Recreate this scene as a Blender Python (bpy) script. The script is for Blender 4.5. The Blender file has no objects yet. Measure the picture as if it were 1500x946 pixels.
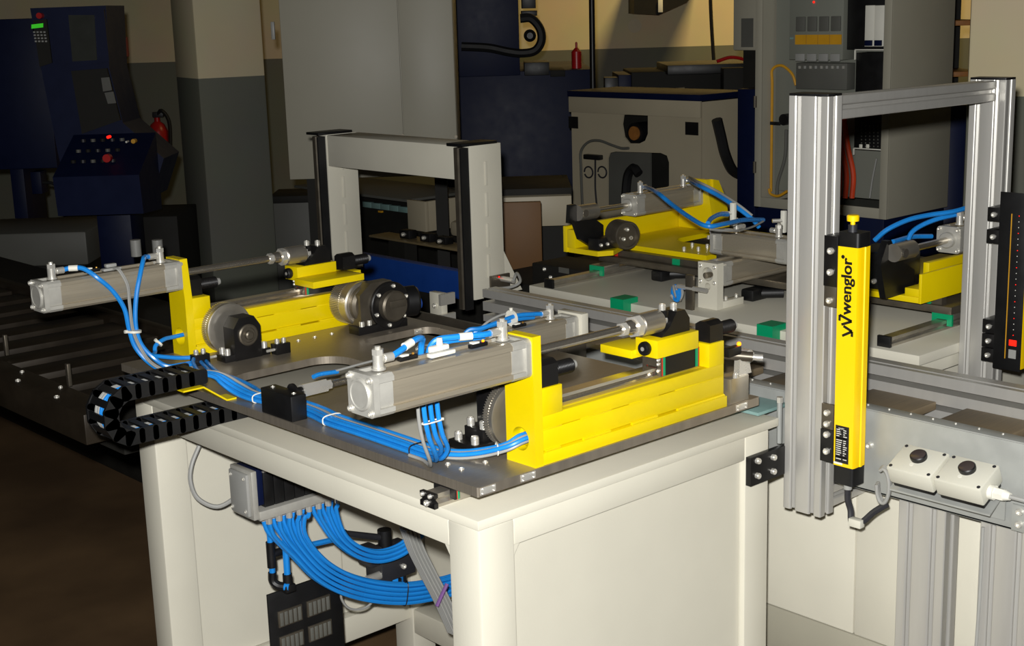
import bpy, bmesh, math, random
from mathutils import Matrix, Vector
random.seed(7)
scene = bpy.context.scene
COL = scene.collection

# ------------------------------------------------------------------ camera
# world: x and y run along the two edges of the work table, z up, metres;
# table front corner at (0, 0), table top at z = 0.90
FPX = 2051.96
CAMP = Vector((-1.23109, -1.45907, 1.62))
RW = Matrix(((0.73976269, -0.6722401, -0.02905868),      # image right
             (-0.1682722, -0.14301475, -0.97531085),     # image down
             (0.65148724, 0.72638834, -0.21891629)))     # forward
cam_d = bpy.data.cameras.new('camera')
cam_d.sensor_fit = 'HORIZONTAL'
cam_d.sensor_width = 36.0
cam_d.lens = FPX / 1500.0 * 36.0
cam_d.clip_start = 0.05
cam_d.clip_end = 100
cam = bpy.data.objects.new('camera', cam_d)
COL.objects.link(cam)
r_, d_, f_ = RW[0], RW[1], RW[2]
cam.matrix_world = Matrix(((r_[0], -d_[0], -f_[0], CAMP.x),
                           (r_[1], -d_[1], -f_[1], CAMP.y),
                           (r_[2], -d_[2], -f_[2], CAMP.z),
                           (0, 0, 0, 1)))
scene.camera = cam

# ------------------------------------------------------------------ light
w = bpy.data.worlds.new('hall')
scene.world = w
w.use_nodes = True
bgn = w.node_tree.nodes['Background']
bgn.inputs['Color'].default_value = (1.0, 0.88, 0.68, 1)
bgn.inputs['Strength'].default_value = 0.011
scene.view_settings.view_transform = 'Standard'
scene.view_settings.look = 'None'
scene.view_settings.gamma = 1.0
scene.view_settings.use_curve_mapping = False
scene.view_settings.exposure = 0.0

def add_light(name, kind, loc, energy, color=(1, 1, 1), size=0.1, target=None, **kw):
    ld = bpy.data.lights.new(name, kind)
    ld.energy = energy
    ld.color = color
    if kind == 'AREA':
        ld.shape = 'RECTANGLE'
        ld.size = size
        ld.size_y = kw.get('size_y', size)
        ld.spread = kw.get('spread', math.pi)
    else:
        ld.shadow_soft_size = size
    if kind == 'SPOT':
        ld.spot_size = kw.get('spot', 1.4)
        ld.spot_blend = 0.5
    ob = bpy.data.objects.new(name, ld)
    COL.objects.link(ob)
    ob.location = loc
    if target is not None:
        ob.rotation_euler = (Vector(target) - Vector(loc)).to_track_quat('-Z', 'Y').to_euler()
    return ob

FWD = Vector((f_[0], f_[1], 0)).normalized()      # level view direction
RGT = Vector((FWD.y, -FWD.x, 0))
def U(u, d, z):                                   # hall frame: u right, d ahead of the photographer's spot
    return Vector((CAMP.x, CAMP.y, 0)) + RGT * u + FWD * d + Vector((0, 0, z))

# the flash on the photographer's camera
add_light('camera_flash_offscreen', 'SPOT', CAMP + Vector((0, 0, 0.075)) - RGT * 0.03, 370, (1.0, 0.99, 0.965), 0.022,
          target=CAMP + Vector(f_) * 3, spot=1.25)
# warm lamp under the hall roof that lights the back wall
add_light('hall_lamp_offscreen', 'AREA', U(2.5, 8.2, 5.2), 62, (1.0, 0.74, 0.30), 1.2, target=U(2.2, 10.4, 1.6), size_y=0.4, spread=1.7)

# ------------------------------------------------------------------ pixel helpers (1500 x 946 frame)
def ray(px, py):
    a, b = (px - 750.0) / FPX, (py - 473.0) / FPX
    return Vector(r_) * a + Vector(d_) * b + Vector(f_)
def W(px, py, x=None, y=None, z=None, d=None):
    """where the sight line through a pixel meets a plane of the scene"""
    v = ray(px, py)
    if z is not None: t = (z - CAMP.z) / v.z
    elif x is not None: t = (x - CAMP.x) / v.x
    elif y is not None: t = (y - CAMP.y) / v.y
    else: t = d / v.dot(FWD)
    return CAMP + v * t
def UD(px, py, d):
    p = W(px, py, d=d) - Vector((CAMP.x, CAMP.y, 0))
    return p.dot(RGT), p.z

# ------------------------------------------------------------------ materials
def lin(c):
    return tuple((v / 255 / 12.92) if v / 255 <= 0.04045 else ((v / 255 + 0.055) / 1.055) ** 2.4 for v in c)
MATS = {}
def mat(name, rgb, rough=0.5, metal=0.0, var=0.08, nscale=18, bump=0.0, bscale=200, stretch=None, emit=0.0, spec=0.5, rvar=0.08, trans=0.0):
    m = bpy.data.materials.new(name)
    m.use_nodes = True
    nt = m.node_tree
    b = nt.nodes['Principled BSDF']
    c = lin(rgb)
    tc = nt.nodes.new('ShaderNodeTexCoord')
    mp = nt.nodes.new('ShaderNodeMapping')
    if stretch: mp.inputs['Scale'].default_value = stretch
    nt.links.new(tc.outputs['Object'], mp.inputs['Vector'])
    nz = nt.nodes.new('ShaderNodeTexNoise')
    nz.inputs['Scale'].default_value = nscale
    nz.inputs['Detail'].default_value = 5
    nt.links.new(mp.outputs['Vector'], nz.inputs['Vector'])
    cr = nt.nodes.new('ShaderNodeValToRGB')
    cr.color_ramp.elements[0].position = 0.3
    cr.color_ramp.elements[1].position = 0.7
    cr.color_ramp.elements[0].color = tuple(v * (1 - var) for v in c) + (1,)
    cr.color_ramp.elements[1].color = tuple(min(1, v * (1 + var)) for v in c) + (1,)
    nt.links.new(nz.outputs['Fac'], cr.inputs['Fac'])
    nt.links.new(cr.outputs['Color'], b.inputs['Base Color'])
    mr = nt.nodes.new('ShaderNodeMapRange')
    mr.inputs['To Min'].default_value = max(0.02, rough - rvar)
    mr.inputs['To Max'].default_value = min(1, rough + rvar)
    nt.links.new(nz.outputs['Fac'], mr.inputs['Value'])
    nt.links.new(mr.outputs['Result'], b.inputs['Roughness'])
    b.inputs['Metallic'].default_value = metal
    b.inputs['Specular IOR Level'].default_value = spec
    if trans: b.inputs['Transmission Weight'].default_value = trans
    if bump:
        n2 = nt.nodes.new('ShaderNodeTexNoise')
        n2.inputs['Scale'].default_value = bscale
        nt.links.new(mp.outputs['Vector'], n2.inputs['Vector'])
        bp = nt.nodes.new('ShaderNodeBump')
        bp.inputs['Strength'].default_value = bump
        bp.inputs['Distance'].default_value = 0.001
        nt.links.new(n2.outputs['Fac'], bp.inputs['Height'])
        nt.links.new(bp.outputs['Normal'], b.inputs['Normal'])
    if emit:
        b.inputs['Emission Color'].default_value = c + (1,)
        b.inputs['Emission Strength'].default_value = emit
    MATS[name] = m
    return m
mat('beige', (210, 206, 190), 0.42, var=0.03, nscale=6, bump=0.12, bscale=260)
mat('yellow', (228, 202, 0), 0.38, var=0.05, nscale=9, bump=0.12, bscale=240)
mat('yellow_plastic', (250, 208, 0), 0.42, var=0.02)
mat('steel_plate', (170, 160, 145), 0.42, metal=0.75, var=0.12, nscale=14, stretch=(3, 40, 1), bump=0.06, bscale=60)
mat('steel', (190, 184, 172), 0.34, metal=0.85, var=0.1, nscale=30)
mat('dark_steel', (105, 98, 86), 0.42, metal=0.7, var=0.15, nscale=25)
mat('chrome', (212, 204, 190), 0.22, metal=0.92, var=0.03)
mat('zinc', (232, 229, 220), 0.28, metal=0.65, var=0.04)
mat('alu', (200, 198, 192), 0.38, metal=0.55, var=0.03, nscale=6, stretch=(10, 10, 1), rvar=0.02)
mat('alu_beam', (158, 140, 104), 0.36, metal=0.5, var=0.05)
mat('alu_cast', (182, 180, 172), 0.42, metal=0.35, var=0.05, nscale=60, bump=0.1, bscale=500)
mat('barrel', (184, 174, 154), 0.34, metal=0.6, var=0.05, nscale=12, stretch=(1, 30, 30))
mat('galv', (168, 170, 166), 0.42, metal=0.35, var=0.06, nscale=30)
mat('black', (16, 16, 17), 0.45, var=0.2, nscale=30)
mat('black_metal', (24, 23, 23), 0.38, metal=0.2, var=0.2, nscale=30)
mat('rubber', (14, 14, 15), 0.6, var=0.2)
mat('blue_hose', (30, 132, 216), 0.28, var=0.05, nscale=40)
mat('blue_pipe', (30, 132, 216), 0.28, var=0.06)
mat('grey_cable', (150, 150, 146), 0.45, var=0.05)
mat('dark_cable', (42, 42, 46), 0.45, var=0.1)
mat('green', (0, 148, 98), 0.42, var=0.06)
mat('red_seal', (196, 44, 26), 0.5, var=0.06)
mat('white_plastic', (226, 224, 212), 0.4, var=0.03)
mat('grey_plastic', (150, 150, 146), 0.45, var=0.05)
mat('box_grey', (206, 204, 190), 0.45, var=0.02, bump=0.1, bscale=400)
mat('button_glass', (66, 58, 56), 0.15, var=0.1)
mat('brass', (190, 140, 60), 0.35, metal=0.6, var=0.05)
mat('led_orange', (255, 120, 10), 0.4, emit=4)
mat('led_red', (255, 30, 15), 0.4, emit=1.3)
mat('led_green', (60, 200, 40), 0.4, emit=0.45)
mat('sticker', (20, 19, 20), 0.45, var=0.05)
mat('print_white', (225, 224, 215), 0.5, var=0.02)
mat('print_black', (12, 12, 12), 0.5, var=0.02)
mat('navy', (6, 17, 50), 0.5, var=0.08, spec=0.25)
mat('blue_paint', (22, 62, 138), 0.42, var=0.06)
mat('dark_navy', (6, 17, 50), 0.5, var=0.08, spec=0.25)
mat('panel_grey', (160, 156, 140), 0.5, var=0.03, nscale=4)
mat('cab_beige', (150, 136, 106), 0.5, var=0.04, nscale=4)
mat('cab_inside', (124, 126, 116), 0.55, var=0.05, nscale=4)
mat('machine_beige', (176, 166, 142), 0.5, var=0.04, nscale=4)
mat('machine_grey', (92, 92, 86), 0.55, var=0.08, nscale=6)
mat('dark_grey', (34, 33, 30), 0.65, var=0.12, spec=0.2)
mat('bed_dark', (42, 35, 26), 0.45, metal=0.35, var=0.25, nscale=12)
mat('belt', (122, 106, 80), 0.6, var=0.18, nscale=5, stretch=(2, 60, 1))
mat('board', (98, 66, 28), 0.6, var=0.12, nscale=5)
mat('wood', (150, 98, 44), 0.55, var=0.15, nscale=8, stretch=(1, 8, 8))
mat('red', (170, 22, 22), 0.35, var=0.06)
mat('orange_cable', (215, 70, 30), 0.45, var=0.06)
mat('yellow_cable', (205, 150, 30), 0.5, var=0.06)
mat('teal', (120, 150, 146), 0.45, var=0.08)
mat('violet', (120, 80, 140), 0.5)
mat('screen', (54, 56, 52), 0.25, var=0.05)
mat('paper', (205, 195, 168), 0.7, var=0.04)

def painted_wall(name, upper, lower, split):
    m = bpy.data.materials.new(name)
    m.use_nodes = True
    nt = m.node_tree
    b = nt.nodes['Principled BSDF']
    b.inputs['Roughness'].default_value = 0.75
    ge = nt.nodes.new('ShaderNodeNewGeometry')
    sp = nt.nodes.new('ShaderNodeSeparateXYZ')
    nt.links.new(ge.outputs['Position'], sp.inputs['Vector'])
    gt = nt.nodes.new('ShaderNodeMath'); gt.operation = 'GREATER_THAN'
    gt.inputs[1].default_value = split
    nt.links.new(sp.outputs['Z'], gt.inputs[0])
    mx = nt.nodes.new('ShaderNodeMix'); mx.data_type = 'RGBA'
    nt.links.new(gt.outputs[0], mx.inputs['Factor'])
    mx.inputs[6].default_value = lin(lower) + (1,)
    mx.inputs[7].default_value = lin(upper) + (1,)
    nz = nt.nodes.new('ShaderNodeTexNoise')
    nz.inputs['Scale'].default_value = 3
    nz.inputs['Detail'].default_value = 6
    nt.links.new(ge.outputs['Position'], nz.inputs['Vector'])
    m2 = nt.nodes.new('ShaderNodeMix'); m2.data_type = 'RGBA'; m2.blend_type = 'MULTIPLY'
    m2.inputs['Factor'].default_value = 0.25
    nt.links.new(mx.outputs[2], m2.inputs[6])
    nt.links.new(nz.outputs['Color'], m2.inputs[7])
    nt.links.new(m2.outputs[2], b.inputs['Base Color'])
    bp = nt.nodes.new('ShaderNodeBump'); bp.inputs['Strength'].default_value = 0.15
    nt.links.new(nz.outputs['Fac'], bp.inputs['Height'])
    nt.links.new(bp.outputs['Normal'], b.inputs['Normal'])
    MATS[name] = m
painted_wall('wall_paint', (222, 208, 172), (112, 114, 102), 1.31)
painted_wall('column_paint', (222, 208, 172), (112, 114, 102), 1.344)

# ------------------------------------------------------------------ mesh building
TF = [Matrix.Identity(4)]
class MB:
    def __init__(s): s.bm = bmesh.new()
    def _new(s, vs):
        for v in vs: v.co = TF[0] @ v.co
    def box(s, x0, y0, z0, x1, y1, z1, bev=0.0):
        vs = [s.bm.verts.new((x, y, z)) for x in (x0, x1) for y in (y0, y1) for z in (z0, z1)]
        fs = []
        for q in ((0, 1, 3, 2), (4, 6, 7, 5), (0, 4, 5, 1), (2, 3, 7, 6), (0, 2, 6, 4), (1, 5, 7, 3)):
            fs.append(s.bm.faces.new([vs[i] for i in q]))
        if bev:
            es = list({e for f in fs for e in f.edges})
            r = bmesh.ops.bevel(s.bm, geom=es, offset=bev, segments=2, affect='EDGES', profile=0.5)
            vs = list({v for f in r['faces'] for v in f.verts} | {v for v in vs if v.is_valid})
        s._new(vs)
        return s
    def cyl(s, p, q, r, r2=None, seg=20, cap=True):
        p, q = Vector(p), Vector(q)
        r2 = r if r2 is None else r2
        ax = (q - p).normalized()
        a = ax.orthogonal().normalized(); b = ax.cross(a)
        A, B = [], []
        for i in range(seg):
            t = 2 * math.pi * i / seg
            o = a * math.cos(t) + b * math.sin(t)
            A.append(s.bm.verts.new(p + o * r)); B.append(s.bm.verts.new(q + o * r2))
        for i in range(seg):
            j = (i + 1) % seg
            s.bm.faces.new((A[i], A[j], B[j], B[i]))
        if cap:
            s.bm.faces.new(A[::-1]); s.bm.faces.new(B)
        s._new(A + B)
        return s
    def lathe(s, prof, p, ax, seg=24):
        p, ax = Vector(p), Vector(ax).normalized()
        a = ax.orthogonal().normalized(); b = ax.cross(a)
        rings = []
        for r, h in prof:
            if r < 1e-6:
                rings.append([s.bm.verts.new(p + ax * h)])
            else:
                rings.append([s.bm.verts.new(p + ax * h + (a * math.cos(2 * math.pi * i / seg) + b * math.sin(2 * math.pi * i / seg)) * r) for i in range(seg)])
        for A, B in zip(rings, rings[1:]):
            for i in range(seg):
                j = (i + 1) % seg
                if len(A) == 1 and len(B) == 1: continue
                if len(A) == 1: s.bm.faces.new((A[0], B[j], B[i]))
                elif len(B) == 1: s.bm.faces.new((A[i], A[j], B[0]))
                else: s.bm.faces.new((A[i], A[j], B[j], B[i]))
        for R in (rings[0], rings[-1]):
            if len(R) > 1: s.bm.faces.new(R)
        s._new([v for R in rings for v in R])
        return s
    def tube(s, pts, r, seg=8, smooth=True, flat=None):
        pts = [Vector(p) for p in pts]
        if smooth and len(pts) > 2: pts = crom(pts)
        n = len(pts)
        tang = [(pts[min(i + 1, n - 1)] - pts[max(i - 1, 0)]).normalized() for i in range(n)]
        a = tang[0].orthogonal().normalized()
        rings, allv = [], []
        for i in range(n):
            a = (a - tang[i] * a.dot(tang[i])).normalized()
            b = tang[i].cross(a)
            R = [s.bm.verts.new(pts[i] + (a * math.cos(2 * math.pi * k / seg) + b * math.sin(2 * math.pi * k / seg)) * r) for k in range(seg)]
            rings.append(R); allv += R
        for A, B in zip(rings, rings[1:]):
            for k in range(seg):
                j = (k + 1) % seg
                s.bm.faces.new((A[k], A[j], B[j], B[k]))
        s.bm.faces.new(rings[0][::-1]); s.bm.faces.new(rings[-1])
        s._new(allv)
        return s
    def prism(s, poly, axis, a, b):
        """poly: 2-D outline in the two other axes (in x,y,z order), extruded from a to b"""
        def P(u, v, t):
            return {'x': (t, u, v), 'y': (u, t, v), 'z': (u, v, t)}[axis]
        A = [s.bm.verts.new(P(u, v, a)) for u, v in poly]
        B = [s.bm.verts.new(P(u, v, b)) for u, v in poly]
        n = len(poly)
        for i in range(n):
            j = (i + 1) % n
            s.bm.faces.new((A[i], A[j], B[j], B[i]))
        for L in (A[::-1], B):
            f = s.bm.faces.new(L)
            if n > 4:
                f.normal_update()
                bmesh.ops.triangulate(s.bm, faces=[f])
        s._new(A + B)
        return s
    def plate(s, outer, holes, axis, a, b):
        """flat plate with holes, from a to b along the axis"""
        def P(u, v, t):
            return {'x': (t, u, v), 'y': (u, t, v), 'z': (u, v, t)}[axis]
        edges, allv = [], []
        for loop in [outer] + holes:
            vs = [s.bm.verts.new(P(u, v, a)) for u, v in loop]
            allv += vs
            for i in range(len(vs)):
                edges.append(s.bm.edges.new((vs[i], vs[(i + 1) % len(vs)])))
        fs = [g for g in bmesh.ops.triangle_fill(s.bm, use_beauty=True, edges=edges)['geom'] if isinstance(g, bmesh.types.BMFace)]
        ex = bmesh.ops.extrude_face_region(s.bm, geom=fs, use_keep_orig=True)
        nv = [g for g in ex['geom'] if isinstance(g, bmesh.types.BMVert)]
        off = Vector(P(0, 0, b - a))
        for v in nv: v.co += off
        s._new(allv + nv)
        return s
    def sphere(s, c, r, seg=12, sc=(1, 1, 1)):
        g = bmesh.ops.create_uvsphere(s.bm, u_segments=seg, v_segments=max(6, seg // 2), radius=r)
        for v in g['verts']: v.co = Vector((v.co.x * sc[0], v.co.y * sc[1], v.co.z * sc[2])) + Vector(c)
        s._new(g['verts'])
        return s
    def obj(s, name, m, parent=None, sharp=32):
        me = bpy.data.meshes.new(name)
        bmesh.ops.recalc_face_normals(s.bm, faces=s.bm.faces[:])
        s.bm.to_mesh(me); s.bm.free()
        me.polygons.foreach_set('use_smooth', [True] * len(me.polygons))
        me.set_sharp_from_angle(angle=math.radians(sharp))
        me.materials.append(MATS[m] if isinstance(m, str) else m)
        ob = bpy.data.objects.new(name, me)
        COL.objects.link(ob)
        if parent is not None: ob.parent = parent
        return ob

def crom(p, sub=6):
    out = []
    q = [p[0] * 2 - p[1]] + p + [p[-1] * 2 - p[-2]]
    for i in range(1, len(q) - 2):
        for k in range(sub):
            t = k / sub
            a, b, c, d = q[i - 1], q[i], q[i + 1], q[i + 2]
            out.append(0.5 * ((2 * b) + (c - a) * t + (2 * a - 5 * b + 4 * c - d) * t * t + (3 * b - a - 3 * c + d) * t ** 3))
    out.append(p[-1])
    return out

def rrect(x0, y0, x1, y1, r, n=5):
    pts = []
    for cx, cy, a0 in ((x1 - r, y1 - r, 0), (x0 + r, y1 - r, 90), (x0 + r, y0 + r, 180), (x1 - r, y0 + r, 270)):
        for k in range(n + 1):
            a = math.radians(a0 + 90 * k / n)
            pts.append((cx + r * math.cos(a), cy + r * math.sin(a)))
    return pts
def circ(cx, cy, r, n=20):
    return [(cx + r * math.cos(2 * math.pi * i / n), cy + r * math.sin(2 * math.pi * i / n)) for i in range(n)]

THINGS = []
def thing(name, label, cat, group=None, kind=None):
    o = bpy.data.objects.new(name, None)
    o.empty_display_size = 0.02
    COL.objects.link(o)
    return tag(o, label, cat, group, kind)
def tag(o, label, cat=None, group=None, kind=None):
    o['label'] = label
    if cat: o['category'] = cat
    if group: o['group'] = group
    if kind: o['kind'] = kind
    THINGS.append(o)
    return o
def struct(o):
    o['kind'] = 'structure'
    THINGS.append(o)
    return o

# one socket-head screw, shared by every screw in the scene (unit size, axis +z)
def screw_mesh():
    b = MB()
    b.lathe([(1, 0), (1, 0.8), (0.86, 1.0), (0.55, 1.0), (0.5, 0.45), (0, 0.45)], (0, 0, 0), (0, 0, 1), 12)
    o = b.obj('bolt', 'zinc'); me = o.data
    bpy.data.objects.remove(o)
    return me
BOLT = screw_mesh()
def bolt(parent, p, ax, r, h, m=None):
    p = TF[0] @ Vector(p)
    ax = (TF[0].to_3x3() @ Vector(ax)).normalized()
    o = bpy.data.objects.new('bolt', BOLT)
    COL.objects.link(o)
    o.parent = parent
    o.matrix_local = Matrix.Translation(p) @ ax.to_track_quat('Z', 'Y').to_matrix().to_4x4() @ Matrix.Diagonal((r, r, h, 1))
    return o

def hose(name, pts, r, m, label, cat, group=None, seg=8):
    return tag(MB().tube(pts, r, seg).obj(name, m), label, cat, group)

def ubar(y0, y1, z0, z1, w, t):
    """section of a carriage straddling a rail"""
    return [(y0, z0), (y0 + w, z0), (y0 + w, z1 - t), (y1 - w, z1 - t), (y1 - w, z0), (y1, z0), (y1, z1), (y0, z1)]

def text_mesh(body, size, offset=0.0, depth=0.0003):
    cu = bpy.data.curves.new('lettering', 'FONT')
    cu.body = body; cu.size = size; cu.offset = offset; cu.extrude = depth
    cu.align_x = 'LEFT'
    ob = bpy.data.objects.new('lettering', cu)
    me = bpy.data.meshes.new_from_object(ob)
    bpy.data.objects.remove(ob)
    return me

# slotted aluminium profile outline: nx by ny modules of size m
def profile(nx, ny, m, slot=0.0075, lip=0.0042, depth=0.011):
    W_, H_ = nx * m, ny * m
    def side(length, n):
        out = [(0.0015, 0.0)]
        for i in range(n):
            c = (i + 0.5) * m
            h = slot / 2
            out += [(c - h - lip * (1 - math.sin(k * math.pi / 8)), lip * (1 - math.cos(k * math.pi / 8))) for k in range(5)]
            out += [(c - h, 0.0045), (c - h - 0.0045, 0.0055), (c - h - 0.0045, 0.0085), (c - h + 0.002, depth),
                    (c + h - 0.002, depth), (c + h + 0.0045, 0.0085), (c + h + 0.0045, 0.0055), (c + h, 0.0045)]
            out += [(c + h + lip * (1 - math.cos(k * math.pi / 8)), lip * (1 - math.sin(k * math.pi / 8))) for k in range(5)]
        out.append((length - 0.0015, 0.0))
        return out
    pts = []
    pts += [(u, v) for u, v in side(W_, nx)]
    pts += [(W_ - v, u) for u, v in side(H_, ny)]
    pts += [(W_ - u, H_ - v) for u, v in side(W_, nx)]
    pts += [(v, H_ - u) for u, v in side(H_, ny)]
    return pts

# ================================================================== the hall
def hall_tf(yaw=0.0, at=None):
    """frame of the hall: local x = right, y = ahead, z up"""
    m = Matrix(((RGT.x, FWD.x, 0, CAMP.x), (RGT.y, FWD.y, 0, CAMP.y), (0, 0, 1, 0), (0, 0, 0, 1)))
    if at is not None:
        m = m @ Matrix.Translation((at[0], at[1], 0)) @ Matrix.Rotation(math.radians(yaw), 4, 'Z')
    return m
TF[0] = hall_tf()
mf = bpy.data.materials.new('floor_concrete'); mf.use_nodes = True
nt = mf.node_tree; b_ = nt.nodes['Principled BSDF']
g_ = nt.nodes.new('ShaderNodeNewGeometry')
n1 = nt.nodes.new('ShaderNodeTexNoise'); n1.inputs['Scale'].default_value = 2.2; n1.inputs['Detail'].default_value = 8
nt.links.new(g_.outputs['Position'], n1.inputs['Vector'])
c1 = nt.nodes.new('ShaderNodeValToRGB')
c1.color_ramp.elements[0].position = 0.35; c1.color_ramp.elements[0].color = lin((84, 64, 42)) + (1,)
c1.color_ramp.elements[1].position = 0.7; c1.color_ramp.elements[1].color = lin((116, 91, 62)) + (1,)
nt.links.new(n1.outputs['Fac'], c1.inputs['Fac'])
nt.links.new(c1.outputs['Color'], b_.inputs['Base Color'])
b_.inputs['Roughness'].default_value = 0.6
MATS['floor'] = mf
struct(MB().box(-9, -2.5, -0.1, 9, 11, 0).obj('floor', 'floor'))
struct(MB().box(-9, 10.5, 0, 9, 10.7, 6.0).obj('wall_back', 'wall_paint'))
# concrete column, painted grey below and cream above
u0, z_ = UD(290, 115, 6.6)
TF[0] = hall_tf(30, (u0, 6.6))
col = struct(MB().box(0, 0, 0, 0.33, 0.34, 6.0, 0.012).obj('wall_column', 'column_paint'))
col['label'] = 'square concrete column painted cream above and grey below'
# corner of a nearer wall pier at the right
u0, z_ = UD(1416, 140, 4.3)
TF[0] = hall_tf(-26, (u0, 4.3))
painted_wall('pier_paint', (222, 208, 172), (112, 114, 102), UD(1460, 140, 4.3)[1])
pier = struct(MB().box(0, 0, 0, 1.2, 0.5, 6.0, 0.01).obj('wall_right', 'pier_paint'))
TF[0] = Matrix.Identity(4)

# ================================================================== work table
t = thing('work_table', 'beige painted welded steel work table carrying the sliding steel plate', 'table')
TW, TD = 0.705, 1.05
MB().box(0, 0, 0.885, TW, TD, 0.90, 0.0012).obj('table_top', 'beige', t)
LX = ((0.001, 0.071), (0.613, 0.679)); LY = ((0.001, 0.071), (0.975, 1.045))
for xa, xb in LX:
    for ya, yb in LY:
        l = MB().box(xa, ya, 0.012, xb, yb, 0.885, 0.004).obj('leg', 'beige', t)
        MB().box(xa - .008, ya - .008, 0, xb + .008, yb + .008, 0.012).obj('foot_plate', 'beige', l)
for xa, xb in ((0.002, 0.062), (0.615, 0.675)):
    MB().box(xa, 0.071, 0.843, xb, 0.975, 0.885, 0.002).obj('top_rail', 'beige', t)
    MB().box(xa, 0.071, 0.20, xb, 0.975, 0.26, 0.003).obj('lower_rail', 'beige', t)
for ya, yb in ((0.002, 0.062), (0.983, 1.043)):
    MB().box(0.071, ya, 0.843, 0.613, yb, 0.885, 0.002).obj('top_rail', 'beige', t)
    MB().box(0.071, ya, 0.235, 0.613, yb, 0.295, 0.003).obj('lower_rail', 'beige', t)
MB().box(0.073, 0.012, 0.30, 0.611, 0.020, 0.842).obj('front_panel', 'beige', t)
MB().box(0.073, 1.000, 0.30, 0.440, 1.008, 0.842).obj('back_panel', 'beige', t)
MB().box(0.443, 1.000, 0.30, 0.611, 1.008, 0.842).obj('back_panel', 'beige', t)
MB().box(0.655, 0.075, 0.30, 0.663, 0.97, 0.842).obj('side_panel', 'beige', t)
# small weld gussets in the corners under the top
for (x, y) in ((0.071, 0.002), ):
    MB().prism([(x, 0.843), (x + 0.012, 0.843), (x, 0.826)], 'y', 0.004, 0.05).obj('weld_gusset', 'beige', t)
MB().prism([(0.071, 0.843), (0.083, 0.843), (0.071, 0.826)], 'x', 0.004, 0.05).obj('weld_gusset', 'beige', t)

# ================================================================== sliding steel plate
ZP0, ZP = 0.930, 0.945
PX0, PX1, PY0, PY1 = 0.012, 0.665, 0.012, 1.112
t = thing('carriage_plate', 'bare milled steel plate with rounded cut-outs sliding on top of beige table', 'plate')
MB().plate(rrect(PX0, PY0, PX1, PY1, 0.002, 1),
           [rrect(0.088, 0.632, 0.350, 0.852, 0.06, 8), rrect(0.100, 0.185, 0.43, 0.47, 0.05, 8), rrect(0.45, 0.64, 0.64, 0.902, 0.03, 8)],
           'z', ZP0, ZP).obj('plate_body', 'steel_plate', t)
for x in (0.016, 0.096, 0.60):
    tg = MB().box(x, PY0 - 0.0012, 0.9325, x + 0.03, PY0, 0.9435, 0.0004).obj('id_tag', 'zinc', t)
    for sx in (0.004, 0.026):
        for sz in (0.9345, 0.9415):
            bolt(tg, (x + sx, PY0 - 0.0012, sz), (0, -1, 0), 0.0016, 0.0012)
tg = MB().box(0.60, 0.9005, 0.9325, 0.63, 0.902, 0.9435, 0.0004).obj('id_tag', 'zinc', t)
for sx in (0.006, 0.022): bolt(tg, (0.60 + sx, 0.9005, 0.938), (0, -1, 0), 0.0016, 0.0012)
for px, py in ((656, 680), (676, 687), (711, 677), (437, 499), (486, 489), (461, 494)):
    q = W(px, py, z=ZP)
    bolt(t, q, (0, 0, 1), 0.0045, 0.0022)
# linear guides that carry the plate
def guide(y0, lab):
    g = thing('guide_rail', lab, 'linear guide', 'linear guides under the sliding plate')
    c = y0 + 0.012
    MB().prism([(c - .012, .9), (c + .012, .9), (c + .012, .905), (c + .008, .910), (c + .012, .915), (c + .012, .9215), (c - .012, .9215), (c - .012, .915), (c - .008, .910), (c - .012, .905)], 'x', -0.004, 0.668).obj('rail', 'steel', g)
    for xa in (0.024, 0.55):
        cr = MB().prism(ubar(c - .026, c + .026, .908, .9298, .0135, .0075), 'x', xa + .006, xa + .07).obj('carriage', 'steel', g)
        for k, (xs, m_) in enumerate(((xa + .002, 'green'), (xa - .0033, 'black'), (xa + .0004, 'red_seal'), (xa + .07, 'green'))):
            MB().prism(ubar(c - .025, c + .025, .909, .929, .012, .006), 'x', xs, xs + (.0015 if m_ == 'red_seal' else .0035)).obj('end_seal', m_, cr)
    return g
g = guide(0.088, 'steel linear guide rail with green carriage seals under plate beside front table corner')
# stop clamp at the end of the front guide
c = thing('rail_stop', 'small black rail stop with screws at the end of table guide rail', 'clamp')
MB().prism([(0.084, .9005), (0.118, .9005), (0.118, .908), (0.112, .912), (0.118, .917), (0.118, .9225), (0.084, .9225), (0.084, .917), (0.090, .912), (0.084, .908)], 'x', -0.012, -0.0045).obj('clamp_body', 'black_metal', c)
for y in (0.092, 0.110):
    bolt(c, (-0.012, y, .919), (-1, 0, 0), 0.0035, 0.004)
bolt(c, (-0.012, 0.101, .9065), (-1, 0, 0), 0.005, 0.004)
guide(1.02, 'steel linear guide rail under plate below the rear yellow bracket')

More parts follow.
